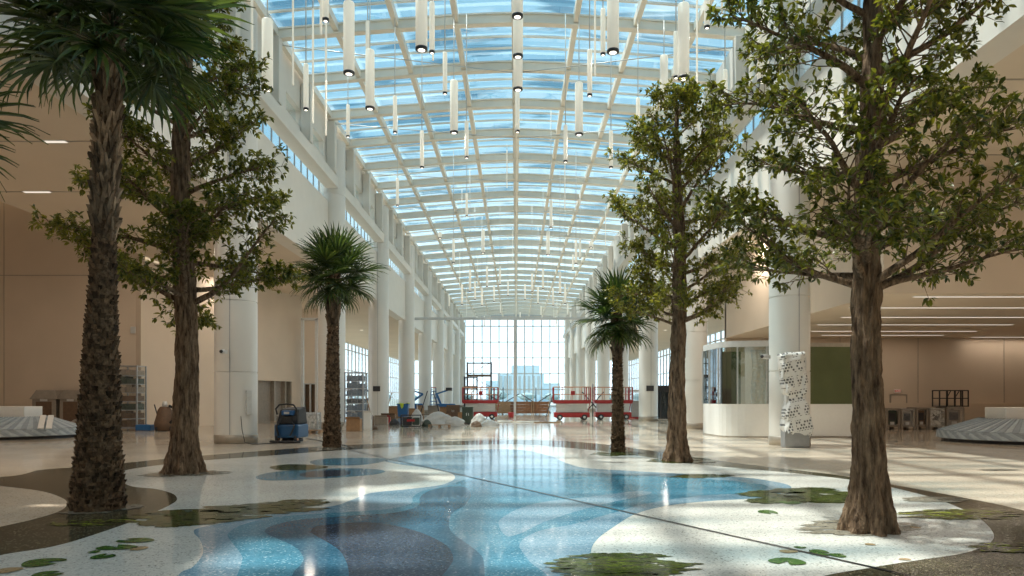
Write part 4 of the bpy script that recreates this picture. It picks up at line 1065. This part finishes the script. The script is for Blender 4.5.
# the stuff by the left tall rack
carton_box('brown open carton at the foot of the tall film-wrapped rack', 353, 431.5, .62, .55, .45)
carton_box('white carton pile base beside the tall film-wrapped rack', 367, 430, .34, .8, .4, trimw)
def stool(lab, px, py):
    p = fl(px, py); t = thing('floor_polisher', lab, 'floor polisher', (p.x, p.y + .2, 0), .3)
    MB().lathe([(.28, .02), (.3, .05), (.28, .14), (.1, .2)], 20).build('brush_head', darkbrown, t)
    MB().lathe([(.13, .18), (.15, .25), (.13, .6), (.07, .68)], 16).build('motor', darkbrown, t)
    m = MB().tube([(0, .05, .6), (-.1, .2, 1.1), (-.2, .3, 1.5)], .025, 7); m.build('handle', wood, t)
    MB().box(-.3, .3, -.1, .1, 0, .06).build('foot', darkbrown, t)
stool('brown upright floor polisher beside the plated left column', 370.5, 429.5)
def bin_(lab, px, py):
    p = fl(px, py); t = thing('waste_bin', lab, 'bin', (p.x, p.y + .4, 0))
    m = MB(); m.add([(-.36, -.36, .06), (.36, -.36, .06), (.36, .36, .06), (-.36, .36, .06), (-.42, -.42, .98), (.42, -.42, .98), (.42, .42, .98), (-.42, .42, .98)], [(3, 2, 1, 0), (0, 1, 5, 4), (1, 2, 6, 5), (2, 3, 7, 6), (3, 0, 4, 7), (4, 5, 6, 7)]); m.build('body', bluebin, t, bevel=.03)
    m = MB(); m.box(-.45, .45, -.45, .45, .97, 1.06); m.build('rim', bluebin, t, bevel=.02)
    m = MB(); vs = []
    for i in range(15):
        for j in range(15):
            x, y = -.47 + .94 * i / 14, -.47 + .94 * j / 14; vs.append((x, y, 1.08 + .10 * mnoise.noise(Vector((x * 4, y * 4, 1)))))
    m.add(vs, [(i * 15 + j, i * 15 + j + 1, i * 15 + j + 16, i * 15 + j + 15) for i in range(14) for j in range(14)], 0, True); 
    m.add([(-.2, -.47, 1.08), (.12, -.47, 1.08), (.08, -.48, .82), (-.04, -.48, .66), (-.12, -.48, .8)], [(0, 4, 3, 2, 1)])
    m.build('liner_bag', limep, t)
    for sx in (-1, 1): MB().lathe([(.07, -.03), (.07, .03)], 12, axis='X').build('wheel', black, t, (sx * .3, .3, .07))
bin_('blue square waste bin with lime liner bag hanging over its rim', 402.5, 417.5)
def generator(lab, px, py):
    p = fl(px, py); t = thing('generator', lab, 'generator', (p.x, p.y + .35, 0), .1)
    m = MB()
    for y in (-.3, .3):
        m.tube([(-.5, y, .05), (-.5, y, .62), (.5, y, .62), (.5, y, .05), (-.5, y, .05)], .025, 6)
    for x in (-.5, .5): m.tube([(x, -.3, .62), (x, .3, .62)], .025, 6)
    m.build('frame', black, t)
    MB().box(-.42, .05, -.25, .25, .1, .55).build('engine', darkmetal, t, bevel=.04); MB().box(.08, .44, -.24, .24, .12, .5).build('fuel_tank', olivecab, t, bevel=.05)
    MB().box(-.2, .2, -.29, -.24, .3, .42).build('panel', redp, t)
generator('black framed generator with a red panel in front of the white sacks', 410, 427.5)
blob('dark pump with hose lying beside the generator', 426.5, 427, .55, .38, .4, olivecab, 4, 'pump', 'pump', None)
blob('white plastic sheet heap slumping right of the generator', 437, 425.5, 1.9, .72, 1.0, sackm, 1)
blob('small white sack behind the generator', 416, 423.5, .8, .82, .7, sackm, 2)
blob('white sack bulging beside the dark green cabinet', 479, 426, .95, .66, .7, sackm, 6)
blob('flat white sheet rumpled on the floor before the left scissor lift', 489, 426.6, .95, .36, .7, sackm, 8)
blob('grey-brown sack under the white bulging one', 476, 427, .6, .3, .4, darkbrown, 9)
pallet('low pallet of brown boards in front of the white sheet heap', 439, 427.5, 1.1, .6)
pallet('wooden pallet lying right of the plastic-wrapped grey box', 310, 433.5, .9, .7)
def cabinet(lab, px, py, w, h, mat, dp=.6, group=None):
    p = fl(px, py); t = thing('site_cabinet', lab, 'cabinet', (p.x, p.y + dp / 2, 0), 0, group)
    MB().box(-w / 2, w / 2, -dp / 2, dp / 2, .08, h).build('body', mat, t, bevel=.02)
    for s_ in (-1, 1):
        d = MB().box(s_ * w / 4 - w / 4 + .02, s_ * w / 4 + w / 4 - .02, -dp / 2 - .02, -dp / 2, .12, h - .05).build('door', mat, t, bevel=.005)
        MB().box(s_ * .06 - .015, s_ * .06 + .015, -dp / 2 - .05, -dp / 2 - .02, h * .5, h * .5 + .15).build('handle', lgrey, d)
    MB().box(-w / 2 + .05, w / 2 - .05, -dp / 2 + .05, dp / 2 - .05, 0, .08).build('base', darkmetal, t)
cabinet('dark green site cabinet in front of the left scissor lift', 467.5, 424.5, .62, 1.0, olivecab)
cabinet('large dark brown wooden job box left of the left scissor lift', 453, 419, .95, 1.0, darkbrown)
carton_box('brown carton beside the blue and lime bin, in front of the far columns', 412, 417.5, .5, .6, .5)
carton_box('open carton of brown tools left of the blue and lime bin', 388, 421, .9, .4, .6, darkbrown)
blob('dark cable reel heap left of the blue and lime bin', 393.5, 425.5, .6, .35, .5, black, 13, 'cable_coil', 'cable', None)
carton_box('small red tool box on the floor left of the generator', 387, 423.8, .35, .38, .25, redp)
carton_box('pale grey tool case beside the plated left column', 381, 424.5, .7, .42, .4, kioskm)
# scaffold tower by left lift
def scaffold(lab, px, py, w, h, lv, mat=grey, dp=1.2):
    p = fl(px, py); t = thing('scaffold_tower', lab, 'scaffold', (p.x, p.y + dp / 2, 0), 0, 'scaffold towers')
    for x in (-w / 2, w / 2):
        for y in (-dp / 2, dp / 2): MB().tube([(x, y, 0), (x, y, h)], .045, 7).build('upright', mat, t)
    for k in range(lv + 1):
        z = .3 + (h - .4) * k / lv; m = MB()
        for y in (-dp / 2, dp / 2): m.tube([(-w / 2, y, z), (w / 2, y, z)], .035, 6)
        for x in (-w / 2, w / 2): m.tube([(x, -dp / 2, z), (x, dp / 2, z)], .035, 6)
        if k < lv: 
            z2 = .3 + (h - .4) * (k + 1) / lv; m.tube([(-w / 2, -dp / 2, z), (w / 2, -dp / 2, z2)] if k % 2 else [(w / 2, -dp / 2, z), (-w / 2, -dp / 2, z2)], .025, 5)
        m.build('brace_frame', mat, t)
    MB().box(-w / 2, w / 2, -dp / 2, dp / 2, h * .72, h * .72 + .08).build('platform', wood, t)
scaffold('tall dark scaffold tower behind the left scissor lift', 479, 414.5, 2.2, 4.8, 4, darkmetal)
scaffold('low scaffold tower beside the far left columns', 470.5, 413.5, 1.2, 3.6, 3, darkmetal)
def brace(lab, px, py, w, h):
    p = fl(px, py); t = thing('pipe_stand', lab, 'stand', (p.x, p.y, 0), 0, 'crossed pipe stands')
    MB().tube([(-w / 2, 0, 0), (w / 2, .1, h)], .05, 6).build('leg', darkmetal, t); MB().tube([(w / 2, .06, 0), (-w / 2, .12, h)], .05, 6).build('leg', darkmetal, t)
    MB().tube([(0, .2, 0), (0, .2, h * 1.35)], .05, 6).build('mast', darkmetal, t)
brace('crossed dark pipe stand right of the left scissor lift', 503, 413, 3.2, 1.9)
brace('crossed dark pipe stand right of the centre post', 536, 413, 3.0, 1.9)
brace('crossed dark pipe stand between two red lifts', 593, 416, 1.8, 2.0)
def barricade(lab, px, py, w, mat):
    p = fl(px, py); t = thing('board_barricade', lab, 'barricade', (p.x, p.y, 0), 0, 'board barricades')
    m = MB()
    for k in range(4): m.box(-w / 2 + .04 * (k % 2), w / 2 - .05 * (k % 3), -.03, .03, .10 + .27 * k, .36 + .27 * k)
    m.build('board_slats', mat, t)
    for x in (-w / 2 + .1, w / 2 - .1):
        m = MB(); m.bar((x, -.3, 0), (x, 0, 1.2), .07); m.bar((x, .3, 0), (x, 0, 1.2), .07); m.build('leg', wood, t)
owood = pbr('orange_board', (.19, .085, .04), .7, var=.35, scale=5)
for i, (px, w, mt, lb) in enumerate(((502.5, 1.4, wood, 'pale board barricade first left of the centre post'), (509, 1.3, owood, 'narrow orange board barricade tight left of the centre post'), (523, 1.6, owood, 'orange board barricade just right of the centre post'), (533, 1.3, wood, 'pale board barricade right of the orange one'), (541, 1.4, owood, 'orange board barricade nearest the middle scissor lift'))):
    barricade(lb, px, 414.5 - .2 * (i % 2), w * 1.1, mt)
# timber offcuts lying in the middle
for k, (px, py, L, rz, lb) in enumerate(((512, 422.5, 2.2, .15, 'loose board flat on the floor by the centre post'), (520, 421.5, 1.8, .9, 'loose board angled right of the centre post'), (528, 422, 1.5, -.4, 'short loose board right of the centre post'), (547, 422.7, 1.6, .05, 'pale strip lying before the middle scissor lift'), (505, 421.2, 1.2, -.7, 'short board left of the centre post'))):
    p = fl(px, py); o = MB().box(-L / 2, L / 2, -.07, .07, 0, .06).build('loose_board', wood if k % 2 else trimw, loc=(p.x, p.y, 0), rot=(0, 0, rz), bevel=.01); tag(o, lb, 'board', 'loose boards')
p = fl(511, 417.5); o = MB().lathe([(.2, 0), (.24, .38), (.22, .4)], 18).build('bucket', redp, loc=p); tag(o, 'red bucket at the foot of the centre post', 'bucket')
def forklift(lab, px, py, mat, s_=1):
    p = fl(px, py); t = thing('boom_machine', lab, 'machine', (p.x, p.y, 0), 0, 'blue machines')
    MB().box(-.9, .9, -.5, .5, .3, .95).build('body', mat, t, bevel=.06)
    for sx in (-.55, .55):
        for sy in (-.5, .5): MB().lathe([(.2, -.1), (.3, -.09), (.3, .09), (.2, .1)], 16, axis='Y').build('wheel', black, t, (sx, sy, .3))
    MB().bar((-.5, 0, .9), (.9 * s_, 0, 1.9), .16, .2).build('boom', mat, t); MB().bar((.9 * s_, 0, 1.9), (-.3 * s_, 0, 2.3), .12, .15).build('jib', mat, t)
    MB().box(-.3 * s_ - .3, -.3 * s_ + .3, -.3, .3, 2.2, 2.5).build('basket', darkmetal, t)
forklift('blue boom machine behind the second far left column', 414, 413, bluebin)
forklift('blue boom machine parked beside the dark brown job box', 446, 413.5, bluebin, -1)
forklift('blue machine behind the tall film-wrapped rack', 366, 415, bluep)
def ladder(lab, px, py, h, mat, rz=0.):
    p = fl(px, py); t = thing('step_ladder', lab, 'ladder', (p.x, p.y + .4, 0), rz, 'step ladders')
    for s_ in (-1, 1):
        w0, w1 = .3, .2
        m = MB(); m.bar((-w0, s_ * .45, 0), (-w1, s_ * .06, h), .045); m.bar((w0, s_ * .45, 0), (w1, s_ * .06, h), .045)
        n = int(h / .3)
        for k in range(1, n):
            f = k / n; w = w0 + (w1 - w0) * f; y = s_ * (.45 - .39 * f); m.bar((-w, y, h * f), (w, y, h * f), .035, .06)
        m.build('ladder_frame', mat, t)
    MB().box(-.22, .22, -.12, .12, h - .02, h + .05).build('top_cap', redp, t)
ladder('dark step ladder standing just right of the small left palm', 345.5, 425, 2.0, darkmetal)
ladder('pale step ladder behind the tall film-wrapped rack', 376, 419, 2.2, lgrey, .4)
ladder('blue step ladder between far left columns', 433, 415, 2.4, bluebin, .3)
def hand_cart(lab, px, py, mat):
    p = fl(px, py); t = thing('platform_cart', lab, 'cart', (p.x, p.y + .4, 0), .15, 'platform carts')
    MB().box(-.6, .6, -.35, .35, .2, .26).build('deck', mat, t, bevel=.01)
    for sx in (-.45, .45):
        for sy in (-.25, .25): MB().lathe([(.04, -.03), (.09, -.025), (.09, .025), (.04, .03)], 12, axis='Y').build('wheel', black, t, (sx, sy, .1))
    MB().tube([(-.6, -.3, .24), (-.66, -.3, 1.0), (-.66, .3, 1.0), (-.6, .3, .24)], .022, 6).build('handle', lgrey, t)
hand_cart('brown platform cart loaded near the plated left column', 384, 418.5, wood)
hand_cart('dark platform cart between blue bin and dark brown job box', 425, 417.5, darkbrown)
carton_box('brown carton standing on the far floor left of the dark job box', 444.5, 418.5, .7, .75, .5)
carton_box('small brown carton by the far left columns', 420, 416.2, .6, .8, .5, wood)
carton_box('large pale crate behind the white sheet heap', 433.5, 417, .9, .8, .6, kioskm)
carton_box('long brown crate in the clutter left of the blue bin', 393, 416.5, 1.1, .75, .6)
carton_box('dark carton at the foot of the large brown crate stack', 373, 417.2, .9, .9, .6, darkbrown)
carton_box('brown carton right of the dark green cabinet near the left lift', 461, 421.5, .4, .5, .4)
blob('crumpled white sheet in front of the dark brown job box', 454, 426.5, 1.2, .5, .7, sackm, 21)
blob('grey tarp bundle at the left end of the site clutter', 335, 425, .7, .6, .5, kioskm, 23)
blob('pale sack beside the dark step ladder', 346, 430, .4, .4, .4, sackm, 25)
for k, (px, py, h, rz, mt, lb) in enumerate(((423, 419, 2.0, .3, darkmetal, 'thin dark pipe leaning over the white sheet heap'), (437, 419, 2.0, -.3, darkmetal, 'thin dark pipe leaning toward the dark job box'), (388, 417, 1.9, .3, wood, 'wooden pole leaning right of the plated left column'), (549, 418, 1.6, .3, darkmetal, 'thin dark pipe leaning left of the middle lift'), (494, 418, 1.9, .6, darkmetal, 'thin dark pipe leaning right of the left lift'))):
    p = fl(px, py); o = MB().tube([(-rz * h / 2, 0, .02), (rz * h / 2, .15, h)], .035, 7).build('leaning_pole', mt, loc=(p.x, p.y, 0)); tag(o, lb, 'pole', 'leaning poles')
# grey doorframe unit and dark glass vestibule on the right
p = fl(635, 418.5); t = thing('machine_frame', 'grey upright frame unit between the small palm and the plated right column', 'frame', (p.x, p.y, 0))
m = MB(); m.box(-.62, -.5, -.4, .4, 0, 2.05); m.box(.5, .62, -.4, .4, 0, 2.05); m.box(-.62, .62, -.4, .4, 1.95, 2.1); m.build('frame', lgrey, t, bevel=.02)
MB().box(-.3, .45, -.3, .3, .1, 1.3).build('cabinet_body', grey, t, bevel=.02); MB().box(-.62, .62, -.45, .45, 0, .12).build('base', redp, t)
p = fl(666, 419); t = thing('glass_vestibule', 'dark-framed glass vestibule between plated right column and conical tree', 'vestibule', (p.x, p.y, 0))
m = MB()
for x in (-.95, -.35, .35, .95): m.box(x - .05, x + .05, -.05, .05, 0, 2.4)
m.box(-1, 1, -.06, .06, 1.95, 2.4); m.build('frame', darkmetal, t)
MB().box(-.95, .95, -.01, .01, .05, 2.0).build('glass_pane', sideglass, t); MB().box(-1, 1, .8, .85, 0, 2.4).build('back_panel', darkmetal, t)

# kiosks on the far left, burnisher by the wall
def gable_kiosk(lab, px, py, rz, w=1.05, h=1.45):
    p = fl(px, py); t = thing('film_wrapped_kiosk', lab, 'kiosk', (p.x, p.y + .5, 0), rz, 'gabled kiosks')
    m = MB(); m.box(-w / 2, w / 2, -.5, .5, 0, h); m.build('body', kioskm, t, bevel=.02)
    m = MB(); m.add([(-w / 2 - .1, -.55, h), (w / 2 + .1, -.55, h), (w / 2 - .12, -.4, h + .42), (-w / 2 + .12, -.4, h + .42), (-w / 2 - .1, .55, h), (w / 2 + .1, .55, h), (w / 2 - .12, .45, h + .42), (-w / 2 + .12, .45, h + .42)],
                    [(0, 1, 2, 3), (5, 4, 7, 6), (1, 5, 6, 2), (4, 0, 3, 7), (3, 2, 6, 7), (0, 4, 5, 1)]); m.build('hood', kioskm, t, bevel=.02)
    MB().box(-w * .33, w * .33, -.515, -.5, .3, h - .12).build('door', darkbrown, t); MB().box(-.16, .16, -.53, -.515, h - .1, h + .02).build('label_plate', lgrey, t)
gable_kiosk('brown hooded kiosk behind the left carousel, the left one of two', 43, 430.5, .08)
gable_kiosk('brown hooded kiosk behind the left carousel, the one nearer the big palm', 71, 430.5, -.05)
blob('pale rumpled cloth heap beside the hooded kiosks', 74, 432, 1.2, .55, .7, kioskm, 17, 'cloth_heap', 'cloth', None)
def burnisher(lab, px, py):
    p = fl(px, py); t = thing('floor_burnisher', lab, 'floor burnisher', (p.x, p.y + .3, 0), .3)
    MB().lathe([(.3, .0), (.42, .05), (.45, .35), (.35, .7), (.3, .95), (.2, 1.1)], 20).build('tank', darkbrown, t)
    m = MB().tube([(.2, -.3, .3), (.5, -.35, .6), (.45, -.2, 1.0), (.2, -.1, 1.15)], .06, 8); m.build('hose', black, t)
    MB().lathe([(.1, 1.08), (.12, 1.2), (.08, 1.35)], 12).build('motor_cap', lgrey, t); MB().tube([(-.3, 0, .7), (-.45, .1, 1.2)], .03, 6).build('handle', darkmetal, t)
    for sx in (-.3, .3): MB().lathe([(.1, -.04), (.1, .04)], 12, axis='X').build('wheel', black, t, (sx, -.3, .1))
burnisher('brown drum vacuum machine against the pale wall left of the dark tree trunk', 161.5, 431)
o = MB().box(-.12, .12, -.02, .02, -.16, .16).build('wall_panel_box', lgrey, loc=at(133, 330, 33.4), bevel=.01); tag(o, 'small pale control box on the beige wall above the wrapped stack', 'control box')
o = MB().box(-.35, .35, -.2, .2, 0, .28).build('tool_case', bluebin, loc=fl(145, 430.6), bevel=.03); tag(o, 'small blue tool case on the floor beside the dark wrapped stack', 'tool case')

# machines along the right back wall
def machine(lab, px0, px1, ytop, seed, mat, wrap=None):
    d = 33.0; x0, x1 = (px0 + .9 - CX) / F * d, (px1 - .9 - CX) / F * d; h = EYE - (ytop - HY) / F * d; rnd = random.Random(seed)
    t = thing('crated_machine', lab, 'machine', ((x0 + x1) / 2, d + .4, 0), 0, 'crated machines by the back wall'); w = (x1 - x0) / 2
    MB().box(-w, w, -.4, .4, .15, .22).build('base', wood, t)
    m = MB()
    for sx in (-w, w):
        for sy in (-.4, .4): m.box(sx - .04, sx + .04, sy - .04, sy + .04, 0, h)
    for z in (.2, h): 
        m.box(-w, w, -.44, -.36, z - .04, z + .04); m.box(-w, w, .36, .44, z - .04, z + .04)
        for sx in (-w, w): m.box(sx - .04, sx + .04, -.4, .4, z - .04, z + .04)
    m.build('frame', kioskm, t)
    MB().box(-w * .8, w * .8, -.3, .35, .22, h * .92).build('cabinet_body', mat, t, bevel=.03)
    MB().box(-w * .55, w * .5, -.33, -.3, h * .45, h * .8).build('screen', darkmetal, t)
    MB().box(-w * .3, w * .3, -.36, -.3, h * .25, h * .38).build('tray', lgrey, t)
    if wrap: MB().box(-w * 1.02, w * 1.02, -.46, .46, .1, h + .05).build('film_wrap', wrap, t, bevel=.05)
for a in ((886, 900, 409, 1, olivecab, None, 'dark crated machine nearest the big bark tree trunk'), (901, 915, 409.5, 2, kioskm, filmm, 'film-wrapped crated machine, second from the bark tree trunk'), (916, 928, 408.5, 3, darkbrown, None, 'dark brown crated machine, third from the bark tree trunk'),
          (929, 945, 409, 4, lgrey, filmd, 'crated machine draped in pale plastic film'), (946, 964, 408, 5, kioskm, filmm, 'crated machine beside the right carousel, wrapped in thin film')):
    machine(a[6], a[0], a[1], a[2], a[3], a[4], a[5])
d = 33.4; x0, x1 = (936 - CX) / F * d, (964.5 - CX) / F * d
t = thing('open_rack', 'empty black metal rack lying on top of the crated machines', 'rack', ((x0 + x1) / 2, d, 1.085)); w = (x1 - x0) / 2
m = MB()
for u in (-w, -w * .5, w * .05, w * .6, w):
    m.box(u - .022, u + .022, -.3, -.256, 0, .78); m.box(u - .022, u + .022, .256, .3, 0, .78); m.box(u - .022, u + .022, -.3, .3, .745, .78)
m.build('upright_frame', darkmetal, t)
for z in (.03, .40, .77): MB().box(-w, w, -.3, .3, z - .022, z + .022).build('shelf', darkmetal, t)
m = MB(); m.bar((-w * .5, -.27, .4), (-w * .2, -.27, .77), .03); m.bar((w * .05, -.27, .4), (w * .4, -.27, .77), .03)
m.build('brace_bar', darkmetal, t)
m = MB(); m.box((890.5 - CX) / F * 35, (905.5 - CX) / F * 35, 34.94, 35, 0, EYE + (HY - 395.5) / F * 35); d_ = struct('door_3', m, beige)
m = MB(); a, b, zt = (890.5 - CX) / F * 35, (905.5 - CX) / F * 35, EYE + (HY - 395.5) / F * 35
m.box(a - .05, a, 34.92, 35, 0, zt + .05); m.box(b, b + .05, 34.92, 35, 0, zt + .05); m.box(a, b, 34.92, 35, zt, zt + .06); m.build('door_frame', plinth, d_)
t = thing('exit_sign', 'tiny red exit sign above the door in the right back wall', 'sign', at(897.5, 391, 34.95))
MB().box(-.17, .17, -.03, .03, -.09, .09).build('housing', trimw, t, bevel=.01)
cu = bpy.data.curves.new('exit_lettering', 'FONT'); cu.body = 'EXIT'; cu.size = .15; cu.align_x = 'CENTER'; cu.align_y = 'CENTER'; cu.extrude = .002
o = bpy.data.objects.new('lettering', cu); COL.objects.link(o); o.parent = t; o.rotation_euler = (PI / 2, 0, 0); o.location = (0, -.034, 0); cu.materials.append(signred)
bpy.context.view_layer.update(); me = bpy.data.meshes.new_from_object(o.evaluated_get(bpy.context.evaluated_depsgraph_get())); o2 = bpy.data.objects.new('lettering', me); COL.objects.link(o2); o2.parent = t; o2.rotation_euler = o.rotation_euler; o2.location = o.location; bpy.data.objects.remove(o)
m = MB(); m.box(18.2, 28, 34.6, 35, 0, 1.25); struct('wall_right_dado', m, beige)

# ------------------------------------------------------------------ outside
ground = pbr('outside_ground', (.42, .45, .42), .9, var=.2, scale=.05)
m = MB(); m.box(-600, 600, Y1 + .4, 900, -.3, -.1); m.box(-600, -30.4, -60, Y1 + .4, -.3, -.1); m.box(30.4, 600, -60, Y1 + .4, -.3, -.1); o = struct('ground_outside', m, ground)
bldm = pbr('haze_pale_building', (.72, .82, .88), .5, var=.08, scale=.1)  # distance haze painted into the pale blue base colour
t = thing('terminal_building', 'hazy pale blue stepped building seen through the far glass wall', 'building', (4.0, 300, -.1))
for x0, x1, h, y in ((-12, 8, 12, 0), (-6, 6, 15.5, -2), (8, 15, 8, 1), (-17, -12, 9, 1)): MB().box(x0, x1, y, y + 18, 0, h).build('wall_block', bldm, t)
m = MB()
for k in range(9): m.box(-11 + 2 * k, -9.9 + 2 * k, -2.1, -2.02, 3, 11)
m.build('window_pane_grid', lgrey, t)
treem = pbr('far_tree_hazed', (.36, .46, .46), .9, var=.3, scale=1)  # green paled to carry the haze over the far trees
rnd = random.Random(9)
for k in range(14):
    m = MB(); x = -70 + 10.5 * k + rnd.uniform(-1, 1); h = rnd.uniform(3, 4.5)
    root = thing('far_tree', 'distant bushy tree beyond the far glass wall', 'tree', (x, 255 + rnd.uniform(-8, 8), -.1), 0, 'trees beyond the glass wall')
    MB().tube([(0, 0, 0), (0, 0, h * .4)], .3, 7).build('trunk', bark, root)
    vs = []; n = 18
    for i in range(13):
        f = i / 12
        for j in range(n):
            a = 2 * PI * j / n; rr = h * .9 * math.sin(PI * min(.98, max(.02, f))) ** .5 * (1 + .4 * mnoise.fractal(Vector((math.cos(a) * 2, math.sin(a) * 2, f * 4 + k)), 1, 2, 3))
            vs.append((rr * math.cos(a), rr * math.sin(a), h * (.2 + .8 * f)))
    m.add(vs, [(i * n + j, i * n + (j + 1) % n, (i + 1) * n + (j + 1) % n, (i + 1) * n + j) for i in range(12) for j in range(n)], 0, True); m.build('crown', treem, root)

# ------------------------------------------------------------------ light
W = bpy.data.worlds.new('sky'); scn.world = W; W.use_nodes = True; nt = W.node_tree; nt.nodes.clear(); N, L = nt.nodes, nt.links
out = N.new('ShaderNodeOutputWorld'); bg = N.new('ShaderNodeBackground'); L.new(bg.outputs[0], out.inputs[0])
tc = N.new('ShaderNodeTexCoord'); sx = N.new('ShaderNodeSeparateXYZ'); L.new(tc.outputs['Generated'], sx.inputs[0])
cr = N.new('ShaderNodeValToRGB'); e = cr.color_ramp.elements; e[0].position = 0; e[0].color = (2.1, 2.2, 2.25, 1); e[1].position = .8; e[1].color = (.22, .48, .68, 1)
q = e.new(.16); q.color = (1.1, 1.3, 1.38, 1); q = e.new(.34); q.color = (.36, .66, .84, 1)
L.new(sx.outputs['Z'], cr.inputs[0])
mp = N.new('ShaderNodeMapping'); mp.inputs['Scale'].default_value = (2.5, 2.5, 6); L.new(tc.outputs['Generated'], mp.inputs[0])
nz = N.new('ShaderNodeTexNoise'); nz.inputs['Scale'].default_value = 1.6; nz.inputs['Detail'].default_value = 7; L.new(mp.outputs[0], nz.inputs['Vector'])
c2 = N.new('ShaderNodeValToRGB'); c2.color_ramp.elements[0].position = .5; c2.color_ramp.elements[1].position = .68; L.new(nz.outputs[0], c2.inputs[0])
mi = N.new('ShaderNodeMix'); mi.data_type = 'RGBA'; mi.inputs['B'].default_value = (.72, .90, .98, 1); L.new(c2.outputs[0], mi.inputs['Factor']); L.new(cr.outputs[0], mi.inputs['A'])
L.new(mi.outputs['Result'], bg.inputs[0]); bg.inputs[1].default_value = 1.22
sun = bpy.data.lights.new('sun', 'SUN'); sun.energy = 7.2; sun.angle = .03; sun.color = (1, .93, .82)
so = bpy.data.objects.new('sun', sun); COL.objects.link(so)
so.rotation_euler = Vector((.37, -.10, -.92)).to_track_quat('-Z', 'Y').to_euler()

# ------------------------------------------------------------------ camera and view
cam = bpy.data.cameras.new('camera'); co = bpy.data.objects.new('camera', cam); COL.objects.link(co)
co.location = (0, 0, EYE); co.rotation_euler = (PI / 2, 0, 0)
cam.sensor_width = 36; cam.lens = 36 * F / 1024; cam.shift_y = (HY - 288) / 1024; cam.shift_x = -(CX - 512) / 1024
cam.clip_end = 2000; scn.camera = co
scn.view_settings.view_transform = 'Standard'; scn.view_settings.look = 'None'; scn.view_settings.gamma = 1; scn.view_settings.use_curve_mapping = False
scn.view_settings.exposure = .12
cy = scn.cycles
cy.max_bounces = 10; cy.diffuse_bounces = 5; cy.glossy_bounces = 4; cy.transparent_max_bounces = 24; cy.transmission_bounces = 6
cy.use_denoising = True; cy.sample_clamp_indirect = 6.
